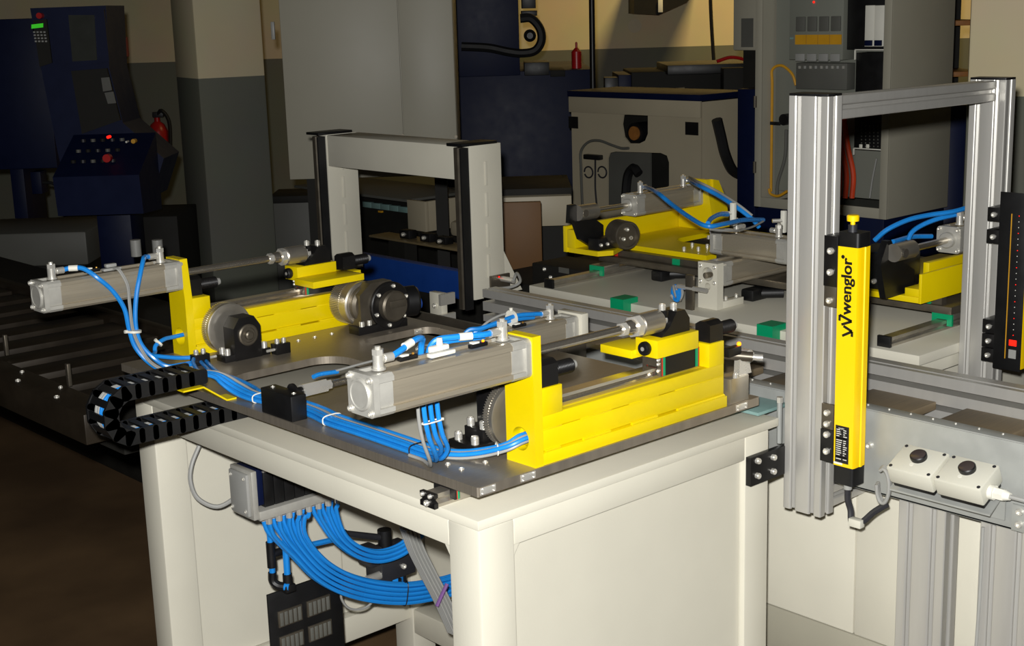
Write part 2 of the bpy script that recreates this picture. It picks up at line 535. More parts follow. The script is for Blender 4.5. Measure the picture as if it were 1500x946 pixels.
# ================================================================== air cylinders
def barrel_outline(h, y, z):
    a, rc, dp = h * 0.62, h * 0.16, h * 0.13
    q = [(-h + rc, -h), (-a, -h), (-a, -h + dp * 1.4), (-a + dp, -h + dp), (a - dp, -h + dp), (a, -h + dp * 1.4), (a, -h), (h - rc, -h)]
    pts = []
    for k in range(4):
        c, s = [(1, 0), (0, 1), (-1, 0), (0, -1)][k]
        pts += [(y + c * u - s * v, z + s * u + c * v) for u, v in q]
    return pts
def air_cylinder(name, label, x0, x1, y, z, h, rod_end, nuts=True, cap_m='alu_cast', group=None, fit=(), barrel_m='barrel', flange_at=None, rod_r=0.0075):
    """x0 = rear end, x1 = rod end (x1 > x0 or x1 < x0), rod_end = x where the rod stops"""
    s = 1 if x1 > x0 else -1
    t = thing(name, label, 'air cylinder', group)
    cl = 0.036 * h / 0.029
    MB().prism(barrel_outline(h, y, z), 'x', x0 + s * cl, x1 - s * cl).obj('barrel', barrel_m, t)
    H = h * 1.012
    for k, (xa, xb) in enumerate(((x0, x0 + s * cl), (x1 - s * cl, x1))):
        cp = MB()
        xa2 = xa + s * 0.006 if k == 0 else xa
        xb2 = xb if k == 0 else xb - s * 0.006
        cp.prism(barrel_outline(H, y, z), 'x', xa2 + s * .0041 if k == 0 else xa2, xb2 if k == 0 else xb2 - s * .0041)
        # square end flange with rounded corners
        if k == 0: cp.prism(rrect(y - H * 1.02, z - H * 1.02, y + H * 1.02, z + H * 1.02, h * 0.3, 4), 'x', xa, xa + s * 0.010)
        else: cp.prism(rrect(y - H * 1.02, z - H * 1.02, y + H * 1.02, z + H * 1.02, h * 0.3, 4), 'x', xb - s * 0.010, xb)
        co = cp.obj('end_cap', cap_m, t)
        e = xa if k == 0 else xb
        sg = -s if k == 0 else s
        if k == 0:
            MB().lathe([(h * .80, 0), (h * .80, .002), (h * .74, .004), (h * .66, .004), (h * .62, .003), (0, .003)], (e, y, z), (sg, 0, 0), 28).obj('end_disc', cap_m, co)
        else:
            MB().lathe([(h * .62, 0), (h * .62, .010), (h * .56, .012), (h * .3, .012)], (e, y, z), (sg, 0, 0), 24).obj('rod_collar', cap_m, co)
        for sy in (-1, 1):
            for sz in (-1, 1):
                bolt(co, (e, y + sy * h * .80, z + sz * h * .80), (sg, 0, 0), h * 0.15, 0.005)
    MB().cyl((x1, y, z), (rod_end, y, z), rod_r, seg=16).obj('piston_rod', 'chrome', t)
    for (fx, d) in fit:
        f = MB().cyl((fx, y, z + h), (fx, y, z + h + .003), .0105, seg=20).cyl((fx, y, z + h + .003), (fx, y, z + h + .021), .0078, seg=18).obj('fitting', 'zinc', t)
        MB().cyl((fx, y, z + h + .021), (fx, y, z + h + .029), .0085, seg=6).cyl((fx, y, z + h + .029), (fx, y, z + h + .033), .004, seg=8).obj('hex_head', 'zinc', f)
        MB().cyl((fx, y, z + h + .014), (fx + d * .018, y, z + h + .014), .0052, seg=12).cyl((fx + d * .010, y, z + h + .014), (fx + d * .024, y, z + h + .014), .0066, seg=12).obj('nozzle', 'zinc', f)
    return t
def sensor_switch(x, y, z, label, led='brass', grp='sensor switches on the cylinders'):
    t = thing('sensor_switch', label, 'sensor', grp)
    MB().box(x, y - .004, z, x + .032, y + .004, z + .006, .001).obj('switch_body', 'black', t)
    MB().box(x + .003, y - .0045, z + .006, x + .016, y + .0045, z + .009, .001).obj('name_clip', 'white_plastic', t)
    MB().sphere((x + .026, y, z + .007), .0022, 8).obj('indicator_light', led, t)
    return t
def rod_coupling(label, x0, x1, y, z, s=1):
    t = thing('rod_coupling', label, 'coupling', 'couplings on the piston rods')
    MB().cyl((x0, y, z), (x0 + s * .010, y, z), .0115, seg=6).obj('lock_nut', 'zinc', t)
    MB().lathe([(.0075, .010), (.010, .012), (.0125, .022), (.0125, .028)], (x0, y, z), (s, 0, 0), 20).obj('taper_sleeve', 'chrome', t)
    L = abs(x1 - x0)
    MB().cyl((x0 + s * .028, y, z), (x0 + s * .040, y, z), .0185, seg=6).obj('hex_collar', 'zinc', t)
    MB().lathe([(.0175, .040), (.019, .042), (.019, L - .016), (.0175, L - .014)], (x0, y, z), (s, 0, 0), 28).obj('coupling_body', 'steel', t)
    MB().cyl((x1 - s * .014, y, z), (x1 - s * .006, y, z), .013, seg=6).cyl((x1 - s * .006, y, z), (x1, y, z), .009, seg=14).obj('end_nut', 'zinc', t)
    return t

GEAR_N = 76
def gear(label, c, r, w, grp):
    """spur gear with its axis along y"""
    t = thing('spur_gear', label, 'gear', grp)
    pts = []
    for i in range(GEAR_N):
        a = 2 * math.pi * i / GEAR_N
        da = 2 * math.pi / GEAR_N
        for f, rr in ((0, r - .0025), (.22, r - .0025), (.38, r), (.66, r), (.82, r - .0025)):
            pts.append((c[0] + rr * math.cos(a + da * f), c[2] + rr * math.sin(a + da * f)))
    MB().prism(pts, 'y', c[1], c[1] + w * .55).obj('toothed_rim', 'steel', t, 20)
    MB().lathe([(r - .001, 0), (r - .001, w * .4), (r - .004, w * .45), (r * .7, w * .45), (r * .7, w * .35), (0, w * .35)], c, (0, -1, 0), 40).obj('gear_face', 'steel', t)
    return t

# ================================================================== the two yellow clamp stations on the plate
def station(mir):
    TF[0] = Matrix.Translation((0, 1.124, 0)) @ Matrix.Diagonal((1, -1, 1, 1)) if mir else Matrix.Identity(4)
    where = 'rear' if mir else 'front'
    side = 'beside the gear wheels' if mir else 'beside the plate edge with riveted tags'
    t = thing('clamp_bracket', 'yellow welded steel bracket with upright end plate, ' + side, 'bracket', 'yellow brackets on the sliding plate')
    # upright end plate with a cable hole
    MB().plate([(.015, ZP), (.079, ZP), (.079, 1.066), (.070, 1.147), (.015, 1.147)], [circ(.047, .985, .0185, 20)], 'x', .130, .147).obj('end_plate', 'yellow', t)
    if mir: base_y = (.013, .075)
    else: base_y = (.015, .075)
    MB().box(.147, base_y[0], ZP, .580, base_y[1], .964, .001).obj('base_bar', 'yellow', t)
    for ya, yb in ((.019, .029), (.061, .071)):
        MB().box(.147, ya, .9668, .575, yb, .9984, .0004).obj('web', 'yellow', t)
        MB().box(.147, ya, .9998, .575, yb, 1.0215, .0004).obj('top_web', 'yellow', t)
    MB().box(.1475, .0292, 1.0005, .570, .0608, 1.0212, .0008).obj('top_bar', 'yellow', t)
    MB().box(.147, .016, 1.0215, .190, .074, 1.0645, .0008).obj('end_block', 'yellow', t)
    MB().box(.533, .016, 1.0215, .572, .074, 1.0625, .0008).obj('end_block', 'yellow', t)
    for yy in (.019, .071):
        sg = -1 if yy < .04 else 1
        for a, b in ((.152, .185), (.235, .295), (.345, .405), (.455, .575)):
            pts = [Vector((a + (b - a) * i / 8, yy + sg * (.0005 + .0008 * (i % 2)), .965)) for i in range(9)]
            MB().tube(pts, .0030, 6, smooth=False).obj('weld_bead', 'yellow', t)
        for a, b in ((.149, .190), (.232, .300), (.342, .410), (.452, .574)):
            MB().box(a, yy - .0006 if sg < 0 else yy - .004, .9981, b, yy + .004 if sg < 0 else yy + .0006, 1.0001, .0003).obj('weld_bead', 'yellow', t)
    # cylinder
    cyl_lab = 'large silver air cylinder with two brass-topped fittings bolted to the %s yellow bracket' % where
    cyl_lab = ('long silver air cylinder overhanging the plate beside the dark roller bed, flanged to yellow bracket' if mir else
               'large silver air cylinder flanged to yellow bracket above the front table corner')
    air_cylinder('air_cylinder', cyl_lab, -.16, .130, .047, 1.1147, .029, .372, group='air cylinders of the sliding plate', fit=((-.128, 1), (.100, -1)))
    rod_coupling('chromed rod coupling with hex nuts above the %s yellow slide' % ('rear' if mir else 'front'), .352, .455, .047, 1.1147)
    # clamp block holding the coupling
    t = thing('rod_clamp', 'black clamp block with upright socket screws holding the rod on the %s slide' % where, 'clamp', 'black rod clamps')
    MB().prism([(.430, 1.0905), (.500, 1.0905), (.500, 1.112), (.488, 1.128), (.468, 1.128), (.452, 1.106)], 'y', .030, .064).obj('clamp_body', 'black_metal', t)
    MB().box(.446, .036, 1.119, .455, .058, 1.131, .001).obj('clamp_jaw', 'black_metal', t)
    bolt(t, (.451, .047, 1.131), (0, 0, 1), .006, .010)
    bolt(t, (.479, .047, 1.128), (0, 0, 1), .006, .010)
    # slide
    t = thing('yellow_slide', 'yellow slide block with round black knob under the %s rod coupling' % where, 'slide', 'yellow slide blocks')
    MB().box(.409, .020, 1.060, .511, .068, 1.090, .0008).obj('raised_block', 'yellow', t)
    MB().box(.400, .0682, 1.054, .5325, .140, 1.068, .0008).obj('ledge', 'yellow', t)
    k = MB().lathe([(.0095, 0), (.0115, .003), (.0115, .009), (.010, .012), (.004, .012), (.0035, .010), (0, .010)], (.409, .042, 1.0755), (-1, 0, 0), 24).obj('knob', 'black', t)
    MB().cyl((.399, .042, 1.0755), (.3965, .042, 1.0755), .0035, seg=10).obj('knob_screw', 'zinc', k)
    # guide under the slide
    t = thing('slide_guide', 'polished linear guide with black carriage on top of the %s yellow bracket' % where, 'linear guide', 'linear guides on the yellow brackets')
    MB().prism([(.036, 1.0216), (.058, 1.0216), (.058, 1.027), (.054, 1.031), (.058, 1.035), (.058, 1.040), (.036, 1.040), (.036, 1.035), (.040, 1.031), (.036, 1.027)], 'x', .200, .530).obj('rail', 'chrome', t)
    cr = MB().prism(ubar(.028, .066, 1.026, 1.0595, .0065, .018), 'x', .436, .512).obj('carriage', 'black', t)
    for xs, m_ in ((.4243, 'dark_steel'), (.430, 'green'), (.4275, 'red_seal'), (.512, 'green'), (.5182, 'red_seal')):
        w_ = .006 if m_ == 'green' else .0025
        MB().prism(ubar(.027, .067, 1.0265, 1.0592, .0075, .0175), 'x', xs, xs + w_).obj('end_seal', m_, cr)
    for zz in (1.036, 1.047, 1.054):
        bolt(cr, (.4243, .031, zz), (-1, 0, 0), .003, .003)
    # shock absorbers in both end blocks
    for q, (xb, s_) in enumerate(((.160, 1), (.548, -1))):
        t = thing('shock_absorber', 'black ribbed shock absorber in the %s end block of the %s yellow bracket' % ('cylinder-side' if q == 0 else 'conveyor-side', where), 'shock absorber', 'shock absorbers on the brackets')
        MB().prism([(.020, 1.0645), (.052, 1.0645), (.052, 1.098), (.042, 1.104), (.030, 1.104), (.020, 1.098)] if q == 0 else
                   [(.020, 1.0625), (.052, 1.0625), (.052, 1.092), (.042, 1.098), (.030, 1.098), (.020, 1.092)], 'x', xb - .008, xb + .026).obj('holder', 'black_metal', t)
        zz = 1.083 if q == 0 else 1.078
        x_ = xb + .026 if q == 0 else xb + .026
        prof = []
        for i in range(14):
            prof += [(.0118, .003 * i), (.0118, .003 * i + .0018), (.0106, .003 * i + .0022)]
        MB().lathe(prof + [(.006, .042)], (x_, .036, zz), (1, 0, 0), 18).obj('threaded_body', 'black_metal', t, 60)
        MB().cyl((x_ + .042, .036, zz), (x_ + .050, .036, zz), .0085, .007, 16).obj('buffer', 'grey_plastic', t)
    TF[0] = Matrix.Identity(4)
station(False)
station(True)

# sensor switches and cable clips on the cylinder tops
sensor_switch(-.085, .058, 1.1445, 'black sensor switch beside the rear fitting of the front cylinder')
sensor_switch(.030, .040, 1.1445, 'black sensor switch with orange light beside the yellow end plate of front cylinder', 'led_orange')
sensor_switch(-.060, 1.083, 1.1445, 'black sensor switch on the overhanging rear cylinder')
c = thing('cable_clip', 'white plastic clip with label plate in the middle of the front cylinder', 'clip')
MB().box(-.045, .034, 1.1445, .000, .046, 1.151, .002).obj('clip_base', 'white_plastic', c)
MB().box(-.030, .050, 1.1445, .002, .062, 1.156, .003).obj('clip_body', 'white_plastic', c)
MB().cyl((-.012, .056, 1.156), (-.012, .056, 1.166), .005, .004, 10).obj('clip_pin', 'white_plastic', c)
c = thing('cable_clip', 'pale plastic clip on top of the overhanging rear cylinder', 'clip')
MB().box(-.030, 1.060, 1.1445, .008, 1.074, 1.150, .002).obj('clip_base', 'grey_plastic', c)
MB().box(-.020, 1.068, 1.150, .002, 1.080, 1.157, .002).obj('clip_body', 'grey_plastic', c)

# ------------------------------------------------------------------ gear wheels and bearings, rear side
GR = 'gear wheels on the plate'
def bearing_block(label, x0, x1, y0, y1, zc, rb):
    t = thing('bearing_block', label, 'bearing', 'black bearing blocks')
    w_ = x1 - x0
    MB().prism([(x0, ZP), (x1, ZP), (x1, zc + .016), (x1 - w_ * .22, zc + .036), (x0 + w_ * .22, zc + .036), (x0, zc + .016)], 'y', y0, y1).obj('block', 'black_metal', t)
    MB().box(x0 - .022, y0 + .002, ZP, x1 + .022, y1 - .003, ZP + .014, .001).obj('foot', 'black_metal', t)
    MB().lathe([(rb, 0), (rb, .004), (rb * .88, .006), (rb * .7, .006), (rb * .66, .003), (rb * .42, .003), (rb * .42, .010), (rb * .3, .012), (0, .012)], ((x0 + x1) / 2, y0, zc), (0, -1, 0), 28).obj('bearing_cap', 'dark_steel', t)
    for xx in (x0 - .012, x1 + .012):
        for yy in (y0 + .010, y1 - .010):
            bolt(t, (xx, yy, ZP + .014), (0, 0, 1), .0065, .012)
    return t
gear('gear wheel partly hidden by black bearing block with round cap', (.203, 1.012, 1.001), .052, .026, GR)
bearing_block('black bearing block with round cap in front of gear wheel near the cable loop', .178, .240, .945, .985, .995, .022)
gear('gear wheel driven by the flanged gear motor', (.520, 1.000, 1.004), .050, .060, GR)
gm = thing('gear_motor', 'dark gear motor with bolted round flange standing by the blue plate', 'motor')
MB().lathe([(.040, 0), (.042, .006), (.042, .034), (.036, .040)], (.522, .996, 1.004), (0, -1, 0), 32).obj('shaft_housing', 'dark_steel', gm)
MB().prism([(.49, .960), (.60, .960), (.60, 1.02), (.575, 1.052), (.52, 1.052), (.49, 1.03)], 'y', .945, .975).obj('gearbox', 'dark_steel', gm)
fl = MB().lathe([(.050, 0), (.052, .003), (.052, .012), (.050, .014), (.036, .014)], (.566, .950, .998), (0, -1, 0), 36).obj('flange', 'black_metal', gm)
for k in range(6):
    a = math.radians(20 + 60 * k)
    bolt(fl, (.566 + .043 * math.cos(a), .936, .998 + .043 * math.sin(a)), (0, -1, 0), .0045, .004)
MB().lathe([(.034, 0), (.034, .014), (.030, .018), (.0, .018)], (.566, .936, .998), (0, -1, 0), 32).obj('cover', 'dark_steel', gm)
MB().box(.548, .914, .996, .590, .918, 1.012, .0015).obj('cover_rib', 'dark_steel', gm)
mo = MB().lathe([(.030, 0), (.034, .004), (.034, .070), (.030, .075), (.018, .075), (.018, .078), (0, .078)], (.585, .985, .992), (1, -.35, 0), 28).obj('motor_body', 'black', gm)
ft = MB().box(.478, .938, ZP, .610, .975, .962, .001).obj('foot', 'black_metal', gm)
for x in (.492, .512): bolt(ft, (x, .946, .962), (0, 0, 1), .006, .011)
MB().lathe([(.012, 0), (.012, .004), (.0, .004)], (.657, .955, .986), (.95, -.3, 0), 20).obj('blue_cap', 'blue_paint', gm)

# stop screws and small posts on the plate
for i, (x0, y0, lab) in enumerate(((.262, .925, 'small black stop block with screws in front of the rear yellow beam'),
                                   (.100, .968, 'small black hose block between cable loop and rear gear wheel'))):
    t = thing('stop_block', lab, 'block', 'small black blocks on the plate')
    MB().box(x0, y0, ZP, x0 + .034, y0 + .022, ZP + .022, .001).obj('block', 'black_metal', t)
    for sx in (.009, .025): bolt(t, (x0 + sx, y0 + .011, ZP + .022), (0, 0, 1), .0048, .009)
    xs = x0 - .018 if i == 0 else x0 + .034
    MB().cyl((xs, y0 + .008, ZP + .011), (xs + .018, y0 + .008, ZP + .011), .003, seg=8).obj('set_screw', 'zinc', t)

# front gear wheel behind the yellow end plate and its bearing stand
gear('large gear wheel standing behind the front yellow end plate', (.178, .118, 1.000), .052, .022, GR)
t = thing('bearing_stand', 'black bearing stand with four socket screws beside the front cable hole', 'bearing', 'black bearing blocks')
MB().box(.110, .132, ZP, .196, .196, ZP + .013, .001).obj('foot', 'black_metal', t)
MB().box(.135, .140, ZP + .013, .185, .185, ZP + .032, .001).obj('step', 'black_metal', t)
MB().prism([(.150, ZP + .032), (.185, ZP + .032), (.185, 1.030), (.178, 1.04), (.157, 1.04), (.150, 1.03)], 'y', .142, .170).obj('upright', 'black_metal', t)
for x, y, z in ((.120, .142, .958), (.120, .182, .958), (.143, .147, .977), (.143, .178, .977)):
    bolt(t, (x, y, z), (0, 0, 1), .0065, .013)

# ------------------------------------------------------------------ middle cylinder
air_cylinder('air_cylinder', 'slimmer silver air cylinder lying low in the middle of the plate', .722, .345, .543, .981, .026, .135,
             group='air cylinders of the sliding plate', fit=((.668, -1),), rod_r=.006)
t = thing('rod_end', 'steel hex rod end screwed to the black block beside the blue hoses', 'coupling')
MB().cyl((.118, .543, .981), (.128, .543, .981), .009, seg=6).obj('lock_nut', 'zinc', t)
MB().cyl((.068, .543, .981), (.118, .543, .981), .0125, seg=6).obj('hex_body', 'zinc', t)
MB().lathe([(.004, 0), (.017, .002), (.017, .006), (.013, .008)], (.046, .543, .981), (1, 0, 0), 20).cyl((.046, .543, .981), (.068, .543, .981), .008, seg=12).obj('flange_nut', 'black_metal', t)
t = thing('anchor_block', 'black rectangular block at the plate edge that anchors the thin middle rod', 'block')
MB().box(.014, .495, ZP, .045, .590, .990, .0015).obj('block', 'black', t)
for y in (.510, .575): bolt(t, (.030, y, .990), (0, 0, 1), .004, .0015)
t = thing('end_flange', 'beige flange plate at the conveyor end of the slim middle cylinder', 'flange')
MB().box(.723, .508, .952, .742, .578, 1.012, .001).obj('flange', 'beige', t)
MB().box(.690, .515, .905, .742, .571, .951, .001).obj('pedestal', 'dark_steel', t)

# ------------------------------------------------------------------ sensor mount at the conveyor end of the plate
t = thing('sensor_mount', 'bright aluminium block with clamped round sensor at the end of the front yellow bracket', 'sensor')
MB().box(.590, .016, ZP, .640, .050, .990, .001).obj('block', 'steel', t)
MB().prism([(.618, .990), (.652, .990), (.646, 1.012), (.640, 1.028), (.628, 1.030), (.620, 1.018)], 'y', .020, .032).obj('clamp_arm', 'zinc', t)
MB().lathe([(.009, 0), (.012, .003), (.012, .030), (.009, .034)], (.640, .045, 1.022), (0, -1, 0), 20).obj('clamp_ring', 'zinc', t)
MB().cyl((.610, .046, 1.026), (.640, .008, 1.022), .009, seg=14).obj('sensor_barrel', 'dark_steel', t)
MB().cyl((.640, .008, 1.022), (.650, -.006, 1.021), .006, seg=12).obj('sensor_plug', 'zinc', t)
bolt(t, (.606, .018, .990), (0, 0, 1), .005, .008)
MB().sphere((.622, .024, 1.046), .004, 10).obj('indicator_light', 'led_orange', t)
MB().box(.590, .020, 1.028, .624, .034, 1.043, .001).obj('switch_body', 'black', t)
bolt(t, (.640, .030, .955), (1, -.4, 0), .005, .01)

# ================================================================== hoses and cables on the plate
HB = 'blue hoses along the plate edge'
HR = .004                                   # pitch radius of the bundle
ZH = ZP + .0043                             # lowest row lies on the plate
def lane(center, lat, dz=0.0):
    """a line beside a centre path: lat = offset to the left of travel at each centre point"""
    lat = [lat] * len(center) if not isinstance(lat, (list, tuple)) else lat
    dz = [dz] * len(center) if not isinstance(dz, (list, tuple)) else dz
    P = crom([Vector(p) for p in center]); L = crom([Vector((a, b, 0)) for a, b in zip(lat, dz)])
    out = []
    for q, p in enumerate(P):
        a, b = P[max(q - 1, 0)], P[min(q + 1, len(P) - 1)]
        t_ = Vector((b.x - a.x, b.y - a.y, 0)).normalized()
        out.append(p + Vector((-t_.y, t_.x, 0)) * L[q].x + Vector((0, 0, L[q].y)))
    return out
def laid(name, pts, r, m, label, cat, group=None, seg=8):
    return tag(MB().tube(pts, r, seg, smooth=False).obj(name, m), label, cat, group)
CHX, CHZ = -.035, .9945                     # end of the drag chain
run = [(.051, .665, ZH), (.064, .600, ZH), (.067, .545, ZH), (.065, .490, ZH), (.057, .430, ZH), (.058, .338, ZH), (.057, .235, ZH), (.056, .190, ZH)]
from_chain = [(CHX, .7505, CHZ), (-.012, .7505, CHZ - .001), (.022, .744, .978), (.044, .715, .957)] + run
from_block = [(.118, .9675, .953), (.108, .935, .952), (.088, .865, ZH), (.072, .785, ZH), (.062, .715, ZH)] + run
to_hole = [(.060, .150, ZH), (.076, .118, ZH + .002), (.096, .088, .958), (.114, .060, .969), (.132, .0485, .9785), (.154, .047, .980)]
to_cyl = [(.053, .155, ZH + .002), (.040, .122, .960), (.018, .100, .982), (-.001, .088, 1.012), (-.010, .0845, 1.048), (-.012, .0842, 1.089)]
for k in range(8):
    l0, z0 = (-1.75 + .5 * k) * 2 * HR, (k % 2) * .87 * 2 * HR
    n0 = len(from_chain) if k < 6 else len(from_block)
    first = from_chain if k < 6 else from_block
    if k < 6: lat = [(k - 2.5) * .0088] * 2 + [(k - 2.5) * .0088 * .8 + l0 * .2, (k - 2.5) * .0088 * .3 + l0 * .7] + [l0] * len(run); dz = [0, 0, z0 * .8, z0 * 1.05] + [z0] * len(run)
    else: lat = [(k - 6.5) * .011, (k - 6.5) * .010, (k - 6.5) * .009, l0 * .6 + (k - 6.5) * .004, l0 * .9] + [l0] * len(run); dz = [0, 0, z0 * .5, z0 * 1.1, z0] + [z0] * len(run)
    if k < 3:
        c_ = first + to_cyl
        pts = lane(first, lat, dz)
        e = [Vector(p) for p in to_cyl]
        off = [l0, l0 * .9 + (k - 1) * .002] + [(k - 1) * .0125] * (len(e) - 2)
        zz = [z0, z0 * 1.05, z0 * .6, 0, 0, 0]
        pts = pts[:-1] + crom([pts[-1]] + [p + Vector((o, 0, z_)) for p, o, z_ in zip(e, off, zz)])
        laid('pneumatic_hose', pts, .0037, 'blue_hose', 'blue hose in the bundle turning up under the front cylinder', 'hose', HB)
    else:
        lh = (k - 5) * .0043
        lat += [l0, l0 * .75 + lh * .25, l0 * .4 + lh * .6] + [lh] * 3
        dz += [z0] * len(to_hole)
        pts = lane(first + to_hole, lat, dz)
        if k in (4, 5): laid('sensor_cable', pts, .0028, 'grey_cable', 'grey sensor cable among the blue hoses entering the hole in front yellow plate', 'cable', 'grey cables on the plate')
        else: laid('pneumatic_hose', pts, .0037, 'blue_hose', 'blue hose in the bundle running on through the hole in the front yellow plate', 'hose', HB)
hose('sensor_cable', [Vector(p) for p in ((-.034, .0842, 1.088), (-.033, .085, 1.045), (-.024, .089, 1.008), (-.004, .101, .972), (.018, .128, .951), (.0335, .165, .948), (.0345, .200, .948))], .0028, 'grey_cable', 'grey cable hanging beside the blue hoses under the front cylinder', 'cable', 'grey cables on the plate')
def flat_tie(q, across, up, a, b_, label, m):
    """cable tie pulled round a flat bundle"""
    t = thing('cable_tie', label, 'cable tie', 'cable ties on the hoses')
    A, B = Vector(across).normalized(), Vector(up).normalized()
    pts = []
    for q_ in range(29):
        w_ = 2 * math.pi * q_ / 28
        c, s_ = math.cos(w_), math.sin(w_)
        pts.append(Vector(q) + A * a * math.copysign(abs(c) ** .6, c) + B * b_ * math.copysign(abs(s_) ** .6, s_))
    MB().tube(pts, .0012, 6, smooth=False).obj('strap', m, t)
    MB().box(-.003, -.0025, -.002, .003, .0025, .002, .0006).obj('tie_head', m, t).data.transform(Matrix.Translation(Vector(q) + A * a))
    return t
def cable_tie(q, ax, r, label, m='white_plastic', head=True):
    t = thing('cable_tie', label, 'cable tie', 'cable ties on the hoses')
    q, ax = Vector(q), Vector(ax).normalized()
    MB().lathe([(r, -.0022), (r + .0014, -.0022), (r + .0014, .0022), (r, .0022)], q, ax, 18).obj('strap', m, t)
    if head:
        n = Vector((0, 0, 1)) - ax * ax.z
        n.normalize()
        MB().cyl(q + n * r, q + n * (r + .006), .0035, seg=8).obj('tie_head', m, t)
    return t
flat_tie((.0515, .650, ZP + .0080), (1, 0, 0), (0, 0, 1), .0190, .0082, 'white cable tie between the cable loop and the black anchor block', 'white_plastic')
flat_tie((.0575, .440, ZP + .0080), (1, 0, 0), (0, 0, 1), .0190, .0082, 'white cable tie just past the black anchor block', 'white_plastic')
flat_tie((.0570, .205, ZP + .0080), (1, 0, 0), (0, 0, 1), .0190, .0082, 'black cable tie where the bundle turns up to the cylinder', 'black')
flat_tie((-.0085, .0855, 1.035), (1, 0, 0), (0, 1, 0), .0180, .0050, 'white cable tie on the hoses hanging under the front cylinder', 'white_plastic')
flat_tie((.1065, .075, .9685), (.55, .83, 0), (0, 0, 1), .0125, .0085, 'white cable tie beside the hole in the front yellow plate', 'white_plastic')

# rear cylinder hoses
def seq(*a): return [Vector(v) if not isinstance(v, Vector) else v for v in a]
hose('pneumatic_hose', seq((-.104, 1.077, 1.158), (-.088, 1.072, 1.160), (-.072, 1.056, 1.1575), W(143, 407, y=1.036), W(165, 426, y=1.032), W(182, 452, y=1.030), W(189, 482, y=1.028), W(198, 508, y=1.024), W(217, 530, y=1.008), (.034, .982, .951), (.070, .974, .9505), (.0995, .9725, .9505)),
     .0046, 'blue_hose', 'blue hose drooping from the free end of the rear cylinder', 'hose', 'hoses of the rear cylinder')
hose('pneumatic_hose', seq((.076, 1.077, 1.158), (.062, 1.070, 1.160), (.050, 1.052, 1.157), W(205, 403, y=1.036), W(200, 430, y=1.032), W(198, 460, y=1.030), W(200, 485, y=1.028), W(208, 506, y=1.025), W(225, 524, y=1.014), (.052, .996, .9515), (.078, .987, .9505), (.0995, .9845, .9505)),
     .0046, 'blue_hose', 'blue hose arching from the bracket-side fitting of the rear cylinder', 'hose', 'hoses of the rear cylinder')
for i in range(2):
    o_ = Vector((.0046, .0046, 0)) * i
    hose('sensor_cable', [p + o_ for p in seq((-.012, 1.0560, 1.1492), (-.009, 1.040, 1.147), W(186, 418, y=1.0255), W(189, 445, y=1.0155), W(194, 484, y=1.0130), W(206, 512, y=1.008), W(221, 532, y=.988), (.032, .9640, .9505), (.050, .9605, .9474), (.075, .9600, .9474), (.094, .9600, .9474))],
         .0021, 'grey_cable', 'thin grey sensor cable hanging with the hoses of the rear cylinder', 'cable', 'grey cables of the rear cylinder')
hose('pneumatic_hose', seq((.150, 1.077, .988), (.115, 1.080, .986), W(240, 497, y=1.075), W(228, 506, y=1.071), W(227, 516, y=1.066), (.050, 1.040, .966), (.078, 1.004, .962), (.0995, .9850, .9615)),
     .0043, 'blue_hose', 'blue hose coming out of the hole in the rear yellow plate', 'hose', 'hoses of the rear cylinder')
hose('pneumatic_hose', seq((CHX, .7505, .9862), (-.010, .756, .9855), (.020, .790, .968), (.050, .850, .956), (.074, .915, .953), (.088, .955, .958), (.0995, .9725, .9610)), .0040, 'blue_hose', 'short blue hose from cable loop to small black hose block', 'hose', 'hoses of the rear cylinder')
cable_tie(W(196, 485, y=1.0225), (.1, 0, 1), .0135, 'white cable tie on the hoses hanging from the rear cylinder')
cable_tie(W(233, 503, y=1.07), (.6, 0, .5), .0065, 'white cable tie at the hole of the rear yellow plate')
t = thing('tie_mount', 'two white round tie mounts on the plate beside the cable loop', 'clip')
for a, b in ((240, 549), (250, 551)):
    MB().sphere(W(a, b, z=.953), .007, 10).obj('mount', 'white_plastic', t)

# front cylinder top hoses: down behind the barrel to the hoses hanging below it
hose('pneumatic_hose', seq((-.104, .047, 1.158), (-.085, .050, 1.163), (-.055, .058, 1.170), (-.033, .069, 1.167), (-.0255, .081, 1.153), (-.0245, .0845, 1.13), (-.0245, .0842, 1.089)), .0046, 'blue_hose', 'blue hose looping from the free-end fitting of the front cylinder', 'hose', 'hoses on the front cylinder')
hose('pneumatic_hose', seq((.076, .047, 1.158), (.060, .050, 1.158), (.022, .066, 1.159), (-.002, .078, 1.156), (-.011, .0845, 1.135), (-.012, .0842, 1.089)), .0046, 'blue_hose', 'blue hose from the bracket-side fitting along the front cylinder', 'hose', 'hoses on the front cylinder')
hose('pneumatic_hose', seq((.082, .068, 1.149), (.050, .0745, 1.1500), (.022, .0810, 1.1500), (.006, .0850, 1.138), (.0005, .0848, 1.115), (.0005, .0842, 1.089)), .0044, 'blue_hose', 'second blue hose lying behind the one on the front cylinder', 'hose', 'hoses on the front cylinder')
for i in range(2):
    hose('pneumatic_hose', seq((.645, .543, 1.0215), (.625, .545, 1.024), (.58, .547, 1.028), (.53, .549, 1.022), (.495, .558, 1.0155), (.475, .570, 1.0135), (.462, .5755, .995), (.460, .576, .965)) if i == 0 else
         seq((.640, .562, 1.0125), (.60, .560, 1.0165), (.555, .5595, 1.017), (.515, .565, 1.0135), (.492, .5745, 1.004), (.487, .5765, .985), (.486, .576, .965)), .0045, 'blue_hose', 'blue hose arching along the top of the slim middle cylinder', 'hose', 'hoses of the middle cylinder')
hose('sensor_cable', seq((.655, .570, 1.011), (.62, .5715, 1.022), (.57, .570, 1.030), (.53, .5725, 1.022), (.512, .578, 1.005), (.510, .579, .967)), .0025, 'grey_cable', 'grey cable along the top of the slim middle cylinder', 'cable')
